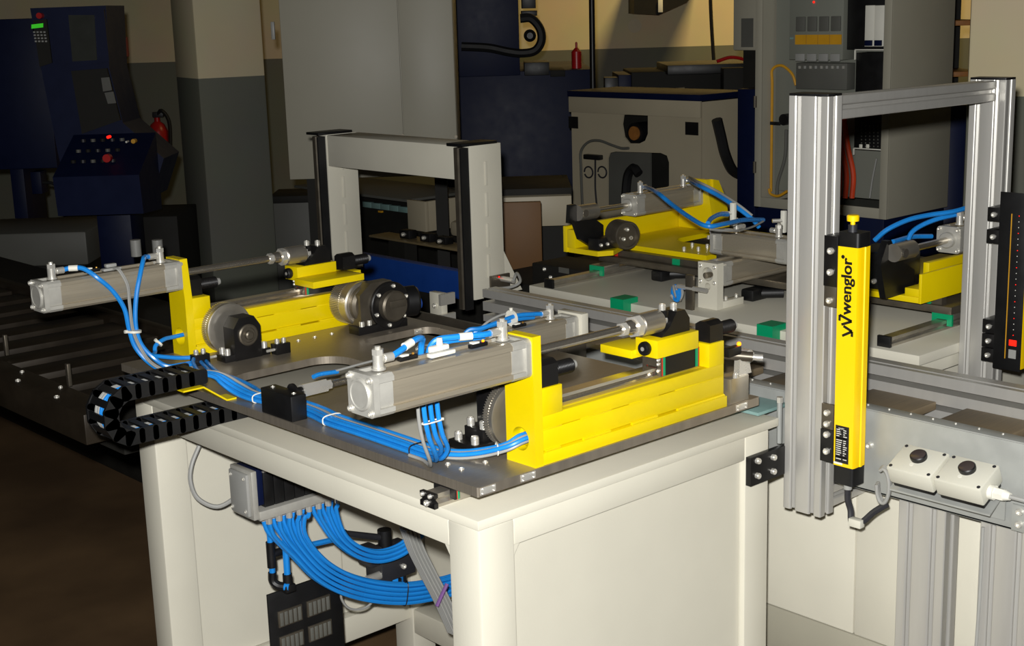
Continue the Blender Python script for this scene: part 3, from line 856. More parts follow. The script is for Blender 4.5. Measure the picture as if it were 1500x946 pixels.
cable_tie((.575, .5555, 1.023), (1, 0, .05), .0150, 'white cable tie on the hoses of the slim middle cylinder')
hose('pneumatic_hose', seq((.155, .557, .996), (.115, .553, 1.000), (.098, .55, .999)), .004, 'blue_hose', 'short blue tube end tied above the thin middle rod', 'hose')
hose('sensor_cable', seq((.15, .555, .999), (.25, .56, 1.0), (.34, .56, .995)), .0022, 'grey_cable', 'thin pale cable along the thin middle rod', 'cable')
sensor_switch(.56, .535, 1.008, 'black sensor switch on the slim middle cylinder')

for a, b, lab in (((-.078, .052, 1.1655), (-.062, .056, 1.1685), 'white printed sleeve on the looping hose of the front cylinder'), ((.030, .0625, 1.1585), (.048, .055, 1.1582), 'white printed sleeve on the hose beside the front yellow end plate'), ((-.094, 1.0745, 1.1595), (-.080, 1.0650, 1.1595), 'white printed sleeve on the hose at the free end of the rear cylinder')):
    tag(MB().cyl(Vector(a), Vector(b), .0060, seg=12).obj('hose_label', 'white_plastic'), lab, 'label', 'printed hose sleeves')

# ================================================================== cable drag chain
CH_Y0, CH_Y1 = .715, .785
path = []
R_ = .040
zc_, xl = .9545, -.165
n_low, n_up = 8, 6
for i in range(n_low): path.append((.045 - i * (.045 - xl) / n_low, zc_ - R_, math.pi))
for i in range(7): 
    a = -math.pi / 2 - math.pi * i / 6
    path.append((xl + R_ * math.cos(a), zc_ + R_ * math.sin(a), a - math.pi / 2))
for i in range(1, n_up): path.append((xl + i * .026, zc_ + R_, 0))
t = thing('drag_chain', 'black plastic cable drag chain looping over the rear table leg', 'cable chain')
for x, z, a in path:
    m = Matrix.Translation((x, 0, z)) @ Matrix.Rotation(-a, 4, 'Y')
    TF[0] = m
    L = .0185
    b = MB()
    for ya, yb in ((CH_Y0, CH_Y0 + .006), (CH_Y1 - .006, CH_Y1)):
        b.prism(rrect(-L, -.0135, L, .0135, .005, 3), 'y', ya, yb)
    b.box(-.0065, CH_Y0 + .006, .009, .0065, CH_Y1 - .006, .0125)
    b.box(-.0065, CH_Y0 + .006, -.0125, .0065, CH_Y1 - .006, -.009)
    b.obj('chain_link', 'black', t)
TF[0] = Matrix.Identity(4)
for i in range(6):
    y = CH_Y0 + .0135 + i * .0088
    pts = [Vector((x, y, z)) for x, z, a in path]
    hose('pneumatic_hose' if i < 4 else 'sensor_cable', pts, .0039, 'blue_hose' if i < 4 else 'grey_cable',
         'blue hose seen between the links of the black drag chain' if i < 4 else 'grey cable seen between the links of the black drag chain', 'hose' if i < 4 else 'cable',
         'lines inside the drag chain' if i < 4 else 'cables inside the drag chain')
t = tag(MB().prism([(-.075, .9782), (-.035, .9782), (.010, .9452), (.030, .9452), (.030, .9482), (.011, .9482), (-.034, .9812), (-.075, .9812)], 'y', .700, .735).obj('chain_bracket', 'yellow'),
        'bent yellow sheet bracket joining the drag chain to the plate', 'bracket')

# ================================================================== under the table
t = thing('valve_terminal', 'grey valve terminal with rows of blue hoses hung under the table', 'valve terminal')
MB().box(.048, .700, .705, .060, .775, .800, .002).obj('end_plate', 'alu_cast', t)
f = MB().box(.040, .706, .712, .048, .768, .795, .003).obj('connector_cover', 'grey_plastic', t)
for y in (.714, .760):
    for z in (.722, .786): bolt(f, (.040, y, z), (-1, 0, 0), .0035, .002)
MB().box(.060, .705, .730, .075, .77, .800, .001).obj('bus_module', 'navy', t)
for i in range(8):
    MB().box(.078 + i * .0225, .708, .722, .099 + i * .0225, .77, .798, .001).obj('valve', 'black', t)
MB().box(.060, .698, .702, .262, .77, .720, .001).obj('manifold', 'alu_cast', t)
MB().box(.075, .702, .792, .262, .77, .812, .001).obj('mounting_rail', 'alu', t)
ports = []
for i in range(8):
    for j in range(2):
        x, y = .085 + i * .0225, .709 + j * .022
        MB().cyl((x, y, .702), (x, y, .688), .006, seg=10).obj('port', 'zinc', t)
        ports.append((x, y))
low = [(.130, .690), (.131, .668), (.150, .625), (.205, .552), (.285, .493), (.395, .446), (.500, .426), (.575, .422)]
upp = [(.220, .690), (.222, .668), (.248, .612), (.292, .568), (.345, .543), (.403, .543), (.444, .566), (.470, .600)]
def sweep(path, c, row):
    P = crom([Vector((x, 0, z)) for x, z in path], 8)
    tot = len(P) - 1
    out = []
    for q, p in enumerate(P):
        a, b = P[max(q - 1, 0)], P[min(q + 1, tot)]
        t_ = (b - a).normalized()
        f = min(1.0, q / (tot * .36)); f = f * f * (3 - 2 * f)
        o = c * (.0225 * (1 - f) + .0095 * f)
        out.append(p + Vector((-t_.z, 0, t_.x)) * o + Vector((0, .720 + (row - .5) * (.022 * (1 - f) + .0095 * f), 0)))
    return out
for k in range(16):
    c, row = k // 2, k % 2
    if c < 5: laid('pneumatic_hose', sweep(low, c - 2, row), .0044, 'blue_pipe', 'blue hose of the lower sweep from the valve terminal towards the front leg', 'hose', 'blue hoses of the valve terminal', 7)
    else: laid('pneumatic_hose', sweep(upp, c - 6, row), .0044, 'blue_pipe', 'blue hose of the upper sweep from the valve terminal towards the filter', 'hose', 'blue hoses of the valve terminal', 7)
flat_tie((.402, .720, .4440), (.18, 0, .95), (0, 1, 0), .0255, .0105, 'black cable tie on the lower blue hose sweep', 'black')
# tubes with tees at the left of the valve terminal
t = thing('tee_fitting', 'black plastic tee fitting on the blue pipe left of the black panel', 'fitting')
q = W(397, 812, y=.765)
MB().cyl(q + Vector((0, 0, .026)), q - Vector((0, 0, .026)), .009, seg=12).obj('tee_body', 'black', t)
MB().cyl(q, q + Vector((.026, 0, 0)), .008, seg=12).obj('tee_branch', 'black', t)
a = Vector((q.x, .765, .7015))
hose('air_pipe', [a, q + Vector((0, 0, .026))], .006, 'blue_pipe', 'short upright blue pipe above the black tee fitting', 'pipe')
q2 = Vector((q.x, .765, W(399, 848, y=.765).z))
hose('air_pipe', [q - Vector((0, 0, .026)), q2 + Vector((0, 0, .012))], .006, 'blue_pipe', 'short upright blue pipe below the black tee fitting', 'pipe')
t = thing('elbow_fitting', 'black elbow fitting below the tee with blue release ring', 'fitting')
MB().tube([q2 + Vector((0, 0, .014)), q2 + Vector((0, 0, -.004)), q2 + Vector((.006, -.008, -.013)), q2 + Vector((.014, -.018, -.015))], .0085, 10).obj('elbow_body', 'black', t)
MB().cyl(q2 + Vector((.014, -.018, -.015)), q2 + Vector((.020, -.026, -.016)), .0075, seg=12).obj('release_ring', 'blue_pipe', t)
qb = W(421, 846, y=.748)
qa = Vector((qb.x, .748, .7015))
hose('air_pipe', [qa, qb], .0065, 'blue_pipe', 'long upright blue pipe standing on the black panel', 'pipe')
t = thing('elbow_fitting', 'black elbow fitting sitting on the edge of the black connector panel', 'fitting')
MB().cyl(qb + Vector((0, 0, .008)), qb - Vector((0, 0, .014)), .0095, seg=12).obj('elbow_body', 'black', t)
MB().box(qb.x - .012, qb.y - .012, qb.z - .028, qb.x + .012, qb.y + .012, qb.z - .012, .003).obj('elbow_foot', 'black', t)
p1, p2 = q + Vector((.026, 0, 0)), W(490, 790, y=.79)
hose('air_pipe', [p1, p2], .006, 'blue_pipe', 'blue pipe running behind the hoses from tee towards the filter', 'pipe')
t = thing('pipe_coupler', 'black push-in coupler behind the hoses of the valve terminal', 'fitting')
MB().cyl(p2, p2 + Vector((.03, 0, .004)), .010, seg=12).obj('coupler_body', 'black', t)
fc = W(572, 822, y=.80)
p3 = fc + Vector((-.027, 0, .062))
hose('air_pipe', [p2 + Vector((.03, 0, .004)), p3], .007, 'dark_cable', 'dark grey pipe from the coupler to the filter unit', 'pipe')
# black connector panel
t = thing('connector_panel', 'black sheet panel with four groups of grey sockets under the table', 'panel')
MB().box(.110, .775, .16, .284, .781, .515, .001).obj('sheet', 'black', t)
for gx in (.128, .196):
    for gz in (.475, .421):
        g = MB().box(gx, .770, gz - .034, gx + .056, .775, gz, .001).obj('socket_group', 'dark_steel', t)
        for i in range(5):
            MB().box(gx + .003 + i * .0105, .7685, gz - .031, gx + .0105 + i * .0105, .770, gz - .003, .0005).obj('socket', 'machine_grey', g)
# filter regulator
t = thing('filter_regulator', 'dark grey compressed-air filter regulator with blue bowl under the table', 'filter')
fc = W(572, 822, y=.80)
MB().box(fc.x - .045, fc.y - .03, fc.z - .03, fc.x + .045, fc.y + .03, fc.z + .035, .004).obj('body', 'dark_cable', t)
MB().box(fc.x - .07, fc.y - .026, fc.z + .01, fc.x - .035, fc.y + .026, fc.z + .05, .006).obj('valve_block', 'dark_cable', t)
MB().cyl(fc + Vector((-.012, 0, .035)), fc + Vector((-.012, 0, .075)), .015, seg=14).obj('elbow', 'black', t)
MB().cyl(fc + Vector((0, -.004, -.03)), fc + Vector((0, -.004, -.085)), .024, seg=16).obj('bowl', 'blue_pipe', t)
for i in range(8):
    a = i * math.pi / 4
    o = Vector((math.cos(a) * .026, math.sin(a) * .026 - .004, 0))
    MB().cyl(fc + o + Vector((0, 0, -.03)), fc + o + Vector((0, 0, -.07)), .004, seg=6).obj('bowl_guard', 'black', t)
MB().cyl(fc + Vector((-.045, -.02, -.012)), fc + Vector((-.085, -.025, -.010)), .009, seg=12).obj('outlet', 'zinc', t)
bolt(t, fc + Vector((.01, -.03, -.005)), (0, -1, 0), .006, .006)
# grey cable bundle
for i in range(14):
    o = Vector(((i % 4 - 1.5) * .0078, (i // 4 - 1.5) * .0060, 0))
    hose('sensor_cable', [W(598, 772, y=.60) + o, W(610, 805, y=.60) + o, W(630, 845, y=.595) + o, W(648, 880, y=.59) + o, W(668, 925, y=.585) + o],
         .0028, 'grey_cable', 'grey cable of the bundle dropping behind the front table leg', 'cable', 'grey cables behind the front leg', 6)
hose('sensor_cable', [W(655, 855, y=.572), W(648, 870, y=.572), W(640, 888, y=.572)], .004, 'violet', 'short violet cable across the grey bundle', 'cable')
for i in range(3):
    hose('sensor_cable', [W(a_, b_, y=.7445 + .0054 * i) for a_, b_ in ((502, 862), (500, 876), (512, 891), (535, 890), (552, 871), (545, 853), (527, 851))], .0025, 'grey_cable', 'grey cable coiled in a loop beside the black panel', 'cable', 'coiled grey cables', 6)
hose('sensor_cable', [W(292, 652, y=.93), W(281, 680, y=.93), W(279, 705, y=.92), W(290, 730, y=.90), W(318, 742, y=.88), W(345, 728, y=.86), W(362, 708, y=.84), W(371, 690, y=.82)], .0045, 'grey_cable', 'thick grey cable hanging in a loop in front of the rear panel', 'cable')

# ================================================================== aluminium gantry with light curtains
t = thing('aluminium_gantry', 'slotted aluminium portal with two posts and a crossbeam spanning the conveyor', 'gantry')
pr80 = profile(1, 2, .040)     # 40 in x, 80 in y
def post(x, y, z0, z1):
    p = MB().prism([(x + u, y + v) for u, v in pr80], 'z', z0, z1).obj('post', 'alu', t, 20)
    MB().prism(rrect(x, y, x + .04, y + .08, .003, 2), 'z', z1, z1 + .004).obj('end_cap', 'black', p)
    return p
post(.708, -.089, .735, 1.464)
FPX_, FPY_ = 1.402, -.022
post(FPX_, FPY_, .735, 1.452)
# crossbeam, following the line between the posts
pb = profile(1, 1, .040)
a, b = Vector((.748, -.069, 1.442)), Vector((FPX_ - .001, FPY_ + .02, 1.430))
dirv = (b - a); L = dirv.length
m = Matrix.Translation(a) @ dirv.to_track_quat('X', 'Z').to_matrix().to_4x4()
TF[0] = m
MB().prism([(u, v - .02) for u, v in pb], 'x', 0, L).obj('crossbeam', 'alu', t, 20)
TF[0] = Matrix.Identity(4)
pl = MB().box(.612, -.012, .798, .76, -.0005, .850, .0008).obj('joint_plate', 'black_metal', t)
for x, z in ((.628, .842), (.628, .815), (.672, .838), (.672, .812)):
    bolt(pl, (x, -.012, z), (0, -1, 0), .0055, .007)
# short slotted profile tying the post to the conveyor
MB().prism([(u - .082, v + .741) for u, v in profile(1, 1, .040)], 'x', .750, .858).obj('tie_profile', 'alu', t, 20)

def light_curtain(label, x, y0, z0, z1, yellow=True):
    t = thing('light_curtain', label, 'light curtain', 'light curtains on the gantry')
    w_ = .038
    TFm = TF[0]
    b = MB()
    b.prism([(x, y0), (x, y0 - w_), (x + .004, y0 - w_ - .0015), (x + .018, y0 - w_ - .0015), (x + .019, y0 - w_ - .0035), (x + .024, y0 - w_ - .0035), (x + .025, y0 - w_ - .0015),
             (x + .034, y0 - w_ - .0015), (x + .036, y0 - w_), (x + .036, y0)], 'z', z0, z1)
    h = b.obj('housing', 'yellow_plastic', t)
    e = MB().prism(rrect(x - .0005, y0 - w_ - .002, x + .0365, y0 + .0015, .006, 3), 'z', z0 - .032, z0 - .0002).obj('end_cap', 'black', t)
    MB().prism(rrect(x - .0005, y0 - w_ - .002, x + .0365, y0 + .0015, .006, 3), 'z', z1 + .0002, z1 + .024).obj('end_cap', 'black', t)
    return t
LCX, LCY, LZ0, LZ1 = .705, -.1165, .840, 1.220
t = light_curtain('yellow light curtain bar with black brand lettering on the near gantry post', LCX, LCY, LZ0, LZ1)
# rear window of the curtain: black front towards the conveyor
MB().box(LCX + .0362, LCY - .034, LZ0 + .004, LCX + .0372, LCY - .004, LZ1 - .004).obj('front_window', 'black', t)
# lettering reads upwards on the face turned to the table
me = text_mesh('wenglor', .0290, .0003)
bmt = bmesh.new()
for dx in (-.0006, 0, .0006):
    m2 = me.copy(); m2.transform(Matrix.Translation((dx, 0, dx * .02))); bmt.from_mesh(m2)
bmt.to_mesh(me); bmt.free()
# reading direction up the bar: baseline towards the conveyor side
me.transform(Matrix(((0, 0, -1, 0), (0, 1, 0, 0), (1, 0, 0, 0), (0, 0, 0, 1))))
o = bpy.data.objects.new('lettering', me); COL.objects.link(o); o.parent = t
me.materials.append(MATS['print_black'])
o.location = (LCX - .0004, LCY - .0275, 1.106)
b = MB()
def stroke(y0, z0, y1, z1, wd=.0044):
    d = Vector((0, y1 - y0, z1 - z0)); n = Vector((0, -d.z, d.y)).normalized() * wd / 2
    P = [Vector((LCX - .0006, LCY - y0, z0)), Vector((LCX - .0006, LCY - y1, z1))]
    n = Vector((0, n.y, n.z))
    n.y = -n.y
    q = [P[0] + n, P[1] + n, P[1] - n, P[0] - n]
    b.prism([(v.y, v.z) for v in q], 'x', LCX - .0006, LCX)
for s_ in ((.006, 1.104, .030, 1.096), (.030, 1.096, .010, 1.088), (.014, 1.086, .031, 1.079), (.031, 1.079, .012, 1.069), (.006, 1.104, .006, 1.094), (.031, 1.079, .031, 1.070)):
    stroke(*s_)
b.obj('brand_mark', 'print_black', t)
MB().lathe([(.0034, 0), (.0034, .0003), (.0022, .0003)], (LCX - .0002, LCY - .010, 1.203), (-1, 0, 0), 12).obj('registered_mark', 'print_black', t)
# rating label
st = MB().box(LCX - .0004, LCY - .030, .846, LCX, LCY - .003, .912).obj('rating_label', 'sticker', t)
b = MB()
random.seed(3)
rows = 15
for i in range(rows):
    z = .904 - i * .0037
    for (ya, yb) in ((.005, .005 + random.uniform(.006, .012)), (.019, .019 + random.uniform(.003, .008))):
        if i in (4, 13): ya, yb = .005, .027
        b.box(LCX - .0007, LCY - yb, z, LCX - .0004, LCY - ya, z + .0013)
b.obj('label_print', 'print_white', st)
me = text_mesh('wenglor', .0036, 0, .0001)
me.transform(Matrix(((0, 0, -1, 0), (-1, 0, 0, 0), (0, 1, 0, 0), (0, 0, 0, 1))))
o = bpy.data.objects.new('label_lettering', me); COL.objects.link(o); o.parent = st; me.materials.append(MATS['print_white'])
o.location = (LCX - .0006, LCY - .009, .9065)
MB().box(LCX - .001, LCY - .018, .843, LCX, LCY - .001, .8465).obj('serial_strip', 'print_white', t)
# brackets between bar and post
for z0, z1, bz in ((1.150, 1.236, (1.211, 1.175)), (.842, .900, (.892, .862))):
    br = MB().box(LCX - .002, LCY, z0, LCX + .004, -.0895, z1, .001).box(LCX + .004, LCY + .0015, z0, LCX + .034, -.0895, z1, .001).obj('bracket', 'black_metal' if z0 > 1 else 'black_metal', t)
    for z in bz: bolt(br, (LCX - .002, LCY + .012, z), (-1, 0, 0), .0058, .006)
for z0, z1, bz in ((1.115, 1.150, (1.126,)), (.900, .945, (.930, .910))):
    br = MB().box(LCX + .000, LCY + .002, z0, LCX + .006, -.0895, z1, .001).obj('bracket', 'dark_steel', t)
    for z in bz: bolt(br, (LCX, LCY + .014, z), (-1, 0, 0), .0055, .006)
kx = LCX + .014
MB().lathe([(.004, 0), (.004, .018), (.010, .018), (.0105, .026), (.009, .028), (0, .028)], (kx, LCY - .018, LZ1 + .024), (0, 0, 1), 14).obj('transport_plug', 'yellow_plastic', t)
MB().cyl((kx, LCY - .018, LZ1 + .024), (kx, LCY - .018, LZ1 + .036), .0075, seg=12).obj('plug_socket', 'dark_cable', t)
cg = MB().cyl((LCX + .012, LCY - .022, LZ0 - .032), (LCX + .012, LCY - .022, LZ0 - .042), .0075, seg=12).obj('cable_gland', 'grey_plastic', t)
for dy in (-.008, -.034): bolt(t, (LCX + .008, LCY + dy, LZ0 - .030), (-.3, 0, -1), .003, .003)
p = Vector((LCX + .012, LCY - .022, LZ0 - .042))
hose('curtain_cable', [p, p + Vector((.001, 0, -.02)), p + Vector((.004, -.004, -.038)), W(1248, 765, x=.716), W(1262, 765, x=.718), W(1280, 750, x=.725), W(1300, 738, x=.735)], .0055, 'dark_cable', 'black cable leaving the bottom of the yellow light curtain', 'cable')
q = W(1255, 766, x=.713)
tag(MB().box(q.x - .008, q.y - .012, q.z - .006, q.x + .006, q.y + .012, q.z + .008, .001).obj('cable_tag', 'box_grey'), 'white tag clipped on the light curtain cable', 'tag')

# far light curtain: its black window faces the near one
t = thing('light_curtain', 'light curtain with black lens window and yellow edge on the far gantry post', 'light curtain', 'light curtains on the gantry')
x, y0 = FPX_ - .055, FPY_ - .030
zb, zt = .880, 1.225
MB().box(x, y0 - .06, zb, x + .04, y0 - .0285, zt, .002).obj('housing', 'yellow_plastic', t)
MB().box(x - .0015, y0 - .06, zb - .004, x - .0002, y0 - .000, zt + .012, .0004).obj('front_window', 'black', t)
MB().box(x, y0 - .028, zb, x + .03, y0 - .000, zt, .001).obj('window_frame', 'black', t)
MB().box(x - .003, y0 - .0275, zb + .02, x - .0016, y0 - .0260, zt - .03).obj('yellow_line', 'yellow_cable', t)
for i in range(22):
    z = zb + .07 + i * .0115
    MB().sphere((x - .0018, y0 - .042, z), .0010, 6).obj('lens_dot', 'print_white' if i % 3 else 'led_red', t)
MB().box(x - .0024, y0 - .050, zb + .048, x - .0016, y0 - .034, zb + .060).obj('status_display', 'led_red', t)
MB().box(x - .0024, y0 - .050, zb + .022, x - .0016, y0 - .034, zb + .040).obj('status_label', 'grey_plastic', t)
for z0 in (1.130, 1.175, .885, .915, .945):
    br = MB().box(x + .004, y0 + .0005, z0, x + .055, FPY_ - .0005, z0 + .028, .001).obj('bracket', 'black_metal', t)
    bolt(br, (x + .004, y0 + .014, z0 + .014), (-1, 0, 0), .0055, .006)

# ================================================================== conveyor
CX0, CX1, CZ = .762, 1.03, .930
CY0, CY1 = -.75, 1.17
t = thing('conveyor', 'long conveyor with grey side panels and brown belt sections running past the table', 'conveyor')
MB().box(CX0, CY0, .785, CX0 + .004, .60, CZ, .0005).obj('side_panel', 'galv', t)
MB().box(CX0, .602, .785, CX0 + .004, CY1, CZ - .02, .0005).obj('side_panel', 'dark_grey', t)
fl = MB().box(CX0, CY0, CZ + .0002, CX0 + .030, .60, CZ + .0025, .0005).box(CX0 + .026, CY0, .885, CX0 + .030, .60, CZ).obj('top_flange', 'galv', t)
MB().box(CX0, CY0, .785, CX0 + .03, CY1, .788).obj('bottom_flange', 'galv', t)
MB().box(CX0 + .031, CY0, .886, CX0 + .042, CY1, .918, .001).obj('guide_strip', 'dark_steel', t)
y = CY0 + .03
while y < .2:
    bolt(fl, (CX0 + .020, y, CZ + .0025), (0, 0, 1), .0022, .0015)
    y += .042
for (yy, zz) in ((-.150, .868), (-.46, .83), (-.50, .83), (-.46, .80), (.12, .868)):
    bolt(t, (CX0, yy, zz), (-1, 0, 0), .006, .006)
jp = MB().box(CX0 - .004, CY0, .786, CX0 - .0005, -.418, .83, .0005).obj('joint_plate', 'galv', t)
for yy in (-.432, -.455):
    for zz in (.820, .799): bolt(jp, (CX0 - .004, yy, zz), (-1, 0, 0), .006, .006)
y = -.758 + .04
while y < CY1 - .15:
    MB().box(CX0 + .044, y, .868, CX1 - .004, y + .138, .884, .002).obj('belt_section', 'belt', t)
    y += .2
MB().box(CX0 + .010, CY0, .795, CX1, CY1, .800).obj('bed_plate', 'dark_grey', t)
# far side: slotted profile
def groove(z): return [(CX1, z - .0055), (CX1 + .040, z - .0055), (CX1 + .040, z + .0055), (CX1, z + .0055)]
MB().prism([(CX1, .850)] + groove(.872) + groove(.906) + [(CX1, .932), (CX1 + .012, .932), (CX1 + .012, .919), (CX1 + .020, .919), (CX1 + .020, .932), (CX1 + .045, .932), (CX1 + .045, .850)], 'y', CY0, CY1).obj('far_rail', 'alu', t, 20)
# legs
for yy in (-.292, -.445):
    lg = MB().prism([(CX0 + .014 + u, yy + v) for u, v in profile(1, 2, .045)], 'z', .03, .7845).obj('leg', 'alu', t, 20)
    MB().cyl((CX0 + .036, yy + .045, 0), (CX0 + .036, yy + .045, .03), .03, .012, 16).obj('foot', 'black', lg)
for yy in (-.292, 1.0):
    MB().prism([(CX1 - .01 + u, yy + v) for u, v in profile(1, 2, .045)], 'z', 0, .795).obj('leg', 'alu', t, 20)
# pale green guard strip between table and conveyor
tag(MB().box(.672, .02, .906, .758, .5, .912, .001).obj('guard_strip', 'teal'), 'pale green strip lying between the plate edge and the conveyor', 'guard')
t = thing('adjusting_screw', 'bright adjusting bolt standing at the table end beside the gantry post', 'screw')
q = W(1142, 605, x=.715)
MB().cyl((q.x, q.y, .850), (q.x, q.y, .925), .005, seg=10).obj('shank', 'galv', t)
MB().cyl((q.x, q.y, .925), (q.x, q.y, .935), .006, seg=6).obj('head', 'zinc', t)

# beige lower cabinet behind the conveyor legs
t = thing('lower_cabinet', 'beige sheet-metal base cabinet with grey plinth below the conveyor', 'cabinet')
MB().box(.86, -.060, .455, .90, .62, .78, .002).obj('door', 'beige', t)
MB().box(.86, -.50, .455, .90, -.063, .78, .002).obj('door', 'beige', t)
MB().box(.862, -.50, .36, .905, .62, .452, .002).obj('plinth', 'panel_grey', t)
MB().box(.9052, -.50, .108, 1.0, .62, .78, .002).obj('carcass', 'beige', t)
t = thing('floor_duct', 'dark steel duct lying on the floor under the conveyor', 'duct')
MB().box(.85, -.6, .0, 1.0, .65, .10, .004).obj('duct_body', 'dark_steel', t)
MB().box(.84, -.6, .1002, 1.01, .65, .108, .001).obj('duct_lid', 'galv', t)

# ------------------------------------------------------------------ push button boxes
def button_box(label, y0, y1):
    t = thing('push_button_box', label, 'button box', 'push button boxes on the conveyor')
    th = math.radians(26)
    n = Vector((-math.sin(th), 0, math.cos(th))); a = Vector((-math.cos(th), 0, -math.sin(th)))
    o = Vector((.742, 0, .8945))              # back edge of the lid
    M = Matrix(((a.x, 0, n.x, o.x), (0, 1, 0, 0), (a.z, 0, n.z, o.z), (0, 0, 0, 1)))
    TF[0] = M
    MB().box(.003, y0 + .003, -.043, .060, y1 - .003, -.0345, .002).obj('base', 'black', t)
    MB().box(0, y0, -.034, .063, y1, 0, .003).obj('lid', 'box_grey', t)
    yc = (y0 + y1) / 2
    MB().lathe([(.0135, 0), (.014, .002), (.014, .007), (.0125, .0085)], (.026, yc, 0), (0, 0, 1), 24).obj('button_ring', 'black', t)
    MB().lathe([(.0122, 0), (.0122, .0088), (.010, .0096), (0, .0096)], (.026, yc, 0), (0, 0, 1), 24).obj('button_lens', 'button_glass', t)
    for x in (.006, .057):
        for yy in (y0 + .006, y1 - .006):
            MB().cyl((x, yy, -.0005), (x, yy, .0008), .0030, seg=10).obj('lid_screw', 'dark_cable', t)
    MB().cyl((.044, yc + .004, 0), (.044, yc + .004, .0005), .0035, seg=12).obj('symbol_dot', 'white_plastic', t)
    TF[0] = Matrix.Identity(4)
    return t, M
button_box('grey push button box next to the light curtain cable loop', -.314, -.232)
t, M = button_box('grey push button box with white cable gland on its end', -.402, -.319)
g0 = M @ Vector((.040, -.4025, -.022))
MB().cyl(g0, g0 + Vector((0, -.008, 0)), .012, seg=16).cyl(g0 + Vector((0, -.008, 0)), g0 + Vector((0, -.024, 0)), .010, seg=6).cyl(g0 + Vector((0, -.024, 0)), g0 + Vector((0, -.034, 0)), .009, .006, 14).obj('cable_gland', 'white_plastic', t)
hose('button_cable', [g0 + Vector((0, -.034, 0)), g0 + Vector((0.004, -.07, -.002)), g0 + Vector((.01, -.12, -.006))], .004, 'grey_cable', 'grey cable leaving the white gland of the button box', 'cable')
t = tag(MB().prism([(CX0 - .0045, .800), (CX0 - .0045, .8515), (CX0 - .0545, .8225), (CX0 - .0545, .8195), (CX0 - .0075, .8465), (CX0 - .0075, .800)], 'y', -.408, -.226).obj('box_bracket', 'galv'), 'folded sheet bracket carrying the two push button boxes', 'bracket')
# cable loop at the left of the boxes
c0 = W(1293, 712, x=.715)
for i in range(3):
    pts = []
    for k in range(11):
        a = math.radians(60 + 30 * k)
        pts.append(c0 + Vector((.0066 * i, .012 * math.cos(a) + .003 * i, .030 * math.sin(a))))
    hose('button_cable', pts, .0032, 'grey_cable', 'grey cable tied in a loop beside the push button boxes', 'cable', 'looped cables beside the button boxes')
hose('button_cable', [W(1400, 745, x=.832), W(1397, 760, x=.832), W(1394, 790, x=.832), W(1391, 850, x=.832), W(1388, 946, x=.832)], .006, 'alu', 'grey conduit hanging behind the conveyor legs', 'cable')
hose('button_cable', [W(1440, 772, x=.7725), W(1437, 840, x=.7725), W(1434, 890, x=.7725), W(1430, 946, x=.7725)], .003, 'grey_cable', 'thin grey cable down the conveyor leg', 'cable')

# ================================================================== twin table behind the conveyor
t = thing('rear_table', 'beige machine table with stepped edge behind the conveyor', 'table')
MB().box(1.250, .0585, .878, 2.15, 1.235, .900, .002).obj('table_top', 'beige', t)
MB().box(1.262, .070, .846, 2.14, 1.19, .8775, .002).obj('top_frame', 'beige', t)
MB().box(1.275, .10, .40, 2.13, 1.17, .8455, .002).obj('body', 'beige', t)
for y in (.12, 1.05):
    MB().box(1.30, y, 0, 1.37, y + .07, .40, .003).obj('leg', 'beige', t)
    MB().box(2.05, y, 0, 2.12, y + .07, .40, .003).obj('leg', 'beige', t)
for i, (px, py) in enumerate(((908, 455), (1124, 500), (1265, 395))):
    q = W(px, py, x=1.235)
    if i == 2: continue
    t = thing('green_stop', 'green plastic stop on the table edge ' + ('near the beige cylinder foot' if i else 'near the small black motor'), 'stop', 'green stops on the rear table')
    MB().prism([(1.222, .866), (1.2495, .866), (1.2495, .9005), (1.275, .9005), (1.275, .914), (1.222, .914)], 'y', q.y - .024, q.y + .020).obj('stop_body', 'green', t)
    MB().prism([(1.17, q.y + .02), (1.222, q.y - .02), (1.222, q.y + .10), (1.17, q.y + .14)], 'z', .868, .874).obj('stop_tongue', 'green', t)
# guide rails on the rear table (running away from the conveyor)
def small_guide(label, y, x0, x1, z, xc):
    g = thing('guide_rail', label, 'linear guide', 'linear guides on the rear table')
    MB().prism([(y - .012, z), (y + .012, z), (y + .012, z + .006), (y + .008, z + .010), (y + .012, z + .014), (y + .012, z + .021), (y - .012, z + .021), (y - .012, z + .014), (y - .008, z + .010), (y - .012, z + .006)], 'x', x0, x1).obj('rail', 'steel', g)
    cr = MB().box(xc, y - .025, z + .0215, xc + .06, y + .025, z + .0345, .001).obj('carriage', 'steel', g)
    MB().prism(ubar(y - .025, y + .025, z + .008, z + .034, .0125, .012), 'x', xc - .006, xc - .0002).obj('end_seal', 'green', cr)
    MB().box(x0 - .008, y - .016, z, x0 - .0003, y + .016, z + .024, .001).obj('rail_end', 'black', g)
    return g
small_guide('linear guide on rear table beside the left green seal', 1.165, 1.262, 2.05, .9001, 1.44)
small_guide('linear guide on rear table beside its bare right corner', .155, 1.275, 2.05, .9001, 1.50)
tag(MB().box(1.490, .13, .935, 2.0, 1.21, .952, .001).obj('carriage_plate', 'dark_steel'), 'steel plate sliding across the guides of the rear table', 'plate')
tg = thing('guide_rail', 'cross guide with green seals under the left yellow frame of rear table', 'linear guide', 'linear guides on the rear table')
MB().box(1.51, .87, .9523, 1.53, 1.20, .968).obj('rail', 'dark_steel', tg)
for y in (1.175, .93): MB().box(1.502, y, .9525, 1.508, y + .022, .9686).obj('end_seal', 'green', tg)
for y in (1.165,): MB().box(1.502, y - .012, .9525, 1.508, y - .003, .9686).obj('end_seal', 'red_seal', tg)
tg = thing('guide_rail', 'cross guide with green seals under the right yellow frame of rear table', 'linear guide', 'linear guides on the rear table')
